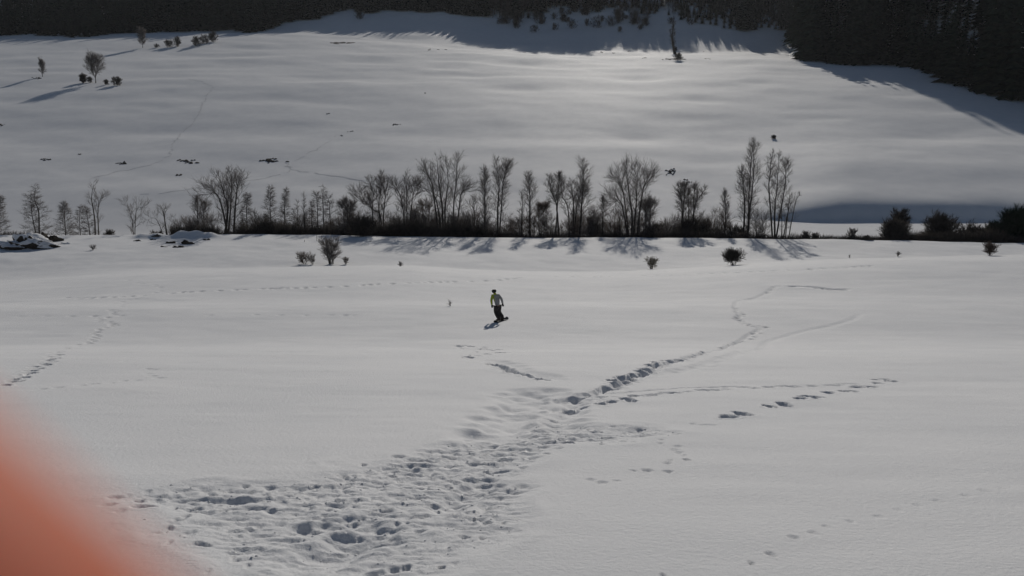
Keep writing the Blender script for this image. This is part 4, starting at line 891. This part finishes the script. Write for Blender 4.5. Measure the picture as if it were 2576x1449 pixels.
for t in (-0.25, 0.25):
    q = Geo(); q.tube([Vector((-0.11, t, 0.02)), Vector((-0.1, t, 0.07)), Vector((0, t, 0.13)), Vector((0.1, t, 0.07)), Vector((0.11, t, 0.02))], [.014]*5, 5, False)
    link('binding', q.mesh('binding'), M_BLACK, bd)
drop = (ctr.z+0) - 0
person.location.z = PG[2]+ (bd.location.z-PG[2]) + 0.02

# ------------------------------------------------------------------ viewer's hand: fingertip over the corner of the lens
def hand():
    p = PITCH; Rr = Vector((1, 0, 0)); U = Vector((0, math.sin(p), math.cos(p))); F = Vector((0, math.cos(p), -math.sin(p)))
    C0 = Vector(CAM)
    def c(x, y, z): return C0+(Rr*x+U*y+F*z)*0.001
    root = c(-92, -62, -22)
    V_ = [c(-108, -112, -45), c(-92, -62, -22)]; E = [(0, 1)]; Rd = [(.026, .020), (.036, .016)]
    def chain(pts, rad, start=1):
        prev = start
        for q, r_ in zip(pts, rad): V_.append(c(*q)); Rd.append(r_); E.append((prev, len(V_)-1)); prev = len(V_)-1
    chain([(-78, -22, -4), (-58, 3, 14), (-37, 4.2, 20), (-23.5, -3.7, 18), (-13.6, -11.5, 17), (-7.9, -16.7, 17), (-6.5, -18.0, 17)], [.0100, .0094, .0090, .0086, .0085, .0080, .0064])
    chain([(-84, -48, -2), (-60, -50, 20), (-40, -50, 22), (-26, -50, 18)], [.0098, .009, .0082, .0068])
    chain([(-90, -66, -4), (-66, -70, 16), (-47, -71, 18), (-34, -70, 14)], [.0094, .0086, .0078, .0066])
    chain([(-96, -84, -10), (-76, -90, 8), (-62, -91, 10), (-52, -90, 7)], [.0084, .0074, .0066, .0056])
    chain([(-84, -72, -42), (-64, -58, -58), (-48, -46, -60)], [.0125, .0105, .0085])
    k = len(V_); V_.append(c(-130, -200, -100)); Rd.append((.030, .026)); E.append((0, k))
    V_ = [v-root for v in V_]
    e = empty('hand', root, 'out of focus pinkish fingertip of the viewer covering the lower corner', 'hand')
    o = skin('hand_body', V_, E, Rd, M_HAND, e, 1, 3)
    # nail on the far side of the index fingertip
    nb = bmesh.new(); bmesh.ops.create_uvsphere(nb, u_segments=12, v_segments=8, radius=1.0)
    for v in nb.verts: v.co = Vector((v.co.x*0.0055, v.co.y*0.0045, v.co.z*0.0012))
    me_ = bpy.data.meshes.new('fingernail'); nb.to_mesh(me_); nb.free()
    no = link('fingernail', me_, M_NAIL, e); no.location = c(-11.8, -14.0, 24.4)-root; no.rotation_euler = (math.pi/2-p, 0, math.radians(30))
    sl = skin('sleeve', [c(-118, -155, -73)-root, c(-130, -200, -100)-root, c(-150, -300, -150)-root], [(0, 1), (1, 2)], [(.042, .038), (.048, .045), (.055, .052)], M_BLACK, e, 1, 2)
M_HAND = noisy('hand_skin', (0.53, 0.15, 0.080), (0.59, 0.185, 0.105), 60, 0.6, 0.1)
_b = M_HAND.node_tree.nodes['Principled BSDF']
_b.inputs['Subsurface Weight'].default_value = 0.45; _b.inputs['Subsurface Radius'].default_value = (1.0, 0.3, 0.15); _b.inputs['Subsurface Scale'].default_value = 0.02
M_NAIL = mat('nail', (0.72, 0.45, 0.38), 0.3, 0.5)
hand()

# ------------------------------------------------------------------ thin haze added to lift the blacks, in place of lens flare
def haze():
    v = [(x, y, z) for x in (-900, 900) for y in (-900, 1250) for z in (-12, 420)]
    f = [(0, 1, 3, 2), (4, 6, 7, 5), (0, 4, 5, 1), (2, 3, 7, 6), (0, 2, 6, 4), (1, 5, 7, 3)]
    me = bpy.data.meshes.new('haze'); me.from_pydata(v, [], f)
    m = bpy.data.materials.new('haze'); m.use_nodes = True; n = m.node_tree.nodes; l = m.node_tree.links
    n.remove(n['Principled BSDF']); pv = n.new('ShaderNodeVolumePrincipled')
    pv.inputs['Color'].default_value = (0.86, 0.91, 1.0, 1); pv.inputs['Density'].default_value = 0.00006; pv.inputs['Anisotropy'].default_value = 0.3
    l.new(pv.outputs[0], n['Material Output'].inputs['Volume'])
    tag(link('haze', me, m), 'thin pale haze added to veil the dark forest like lens flare', kind='stuff')
haze()
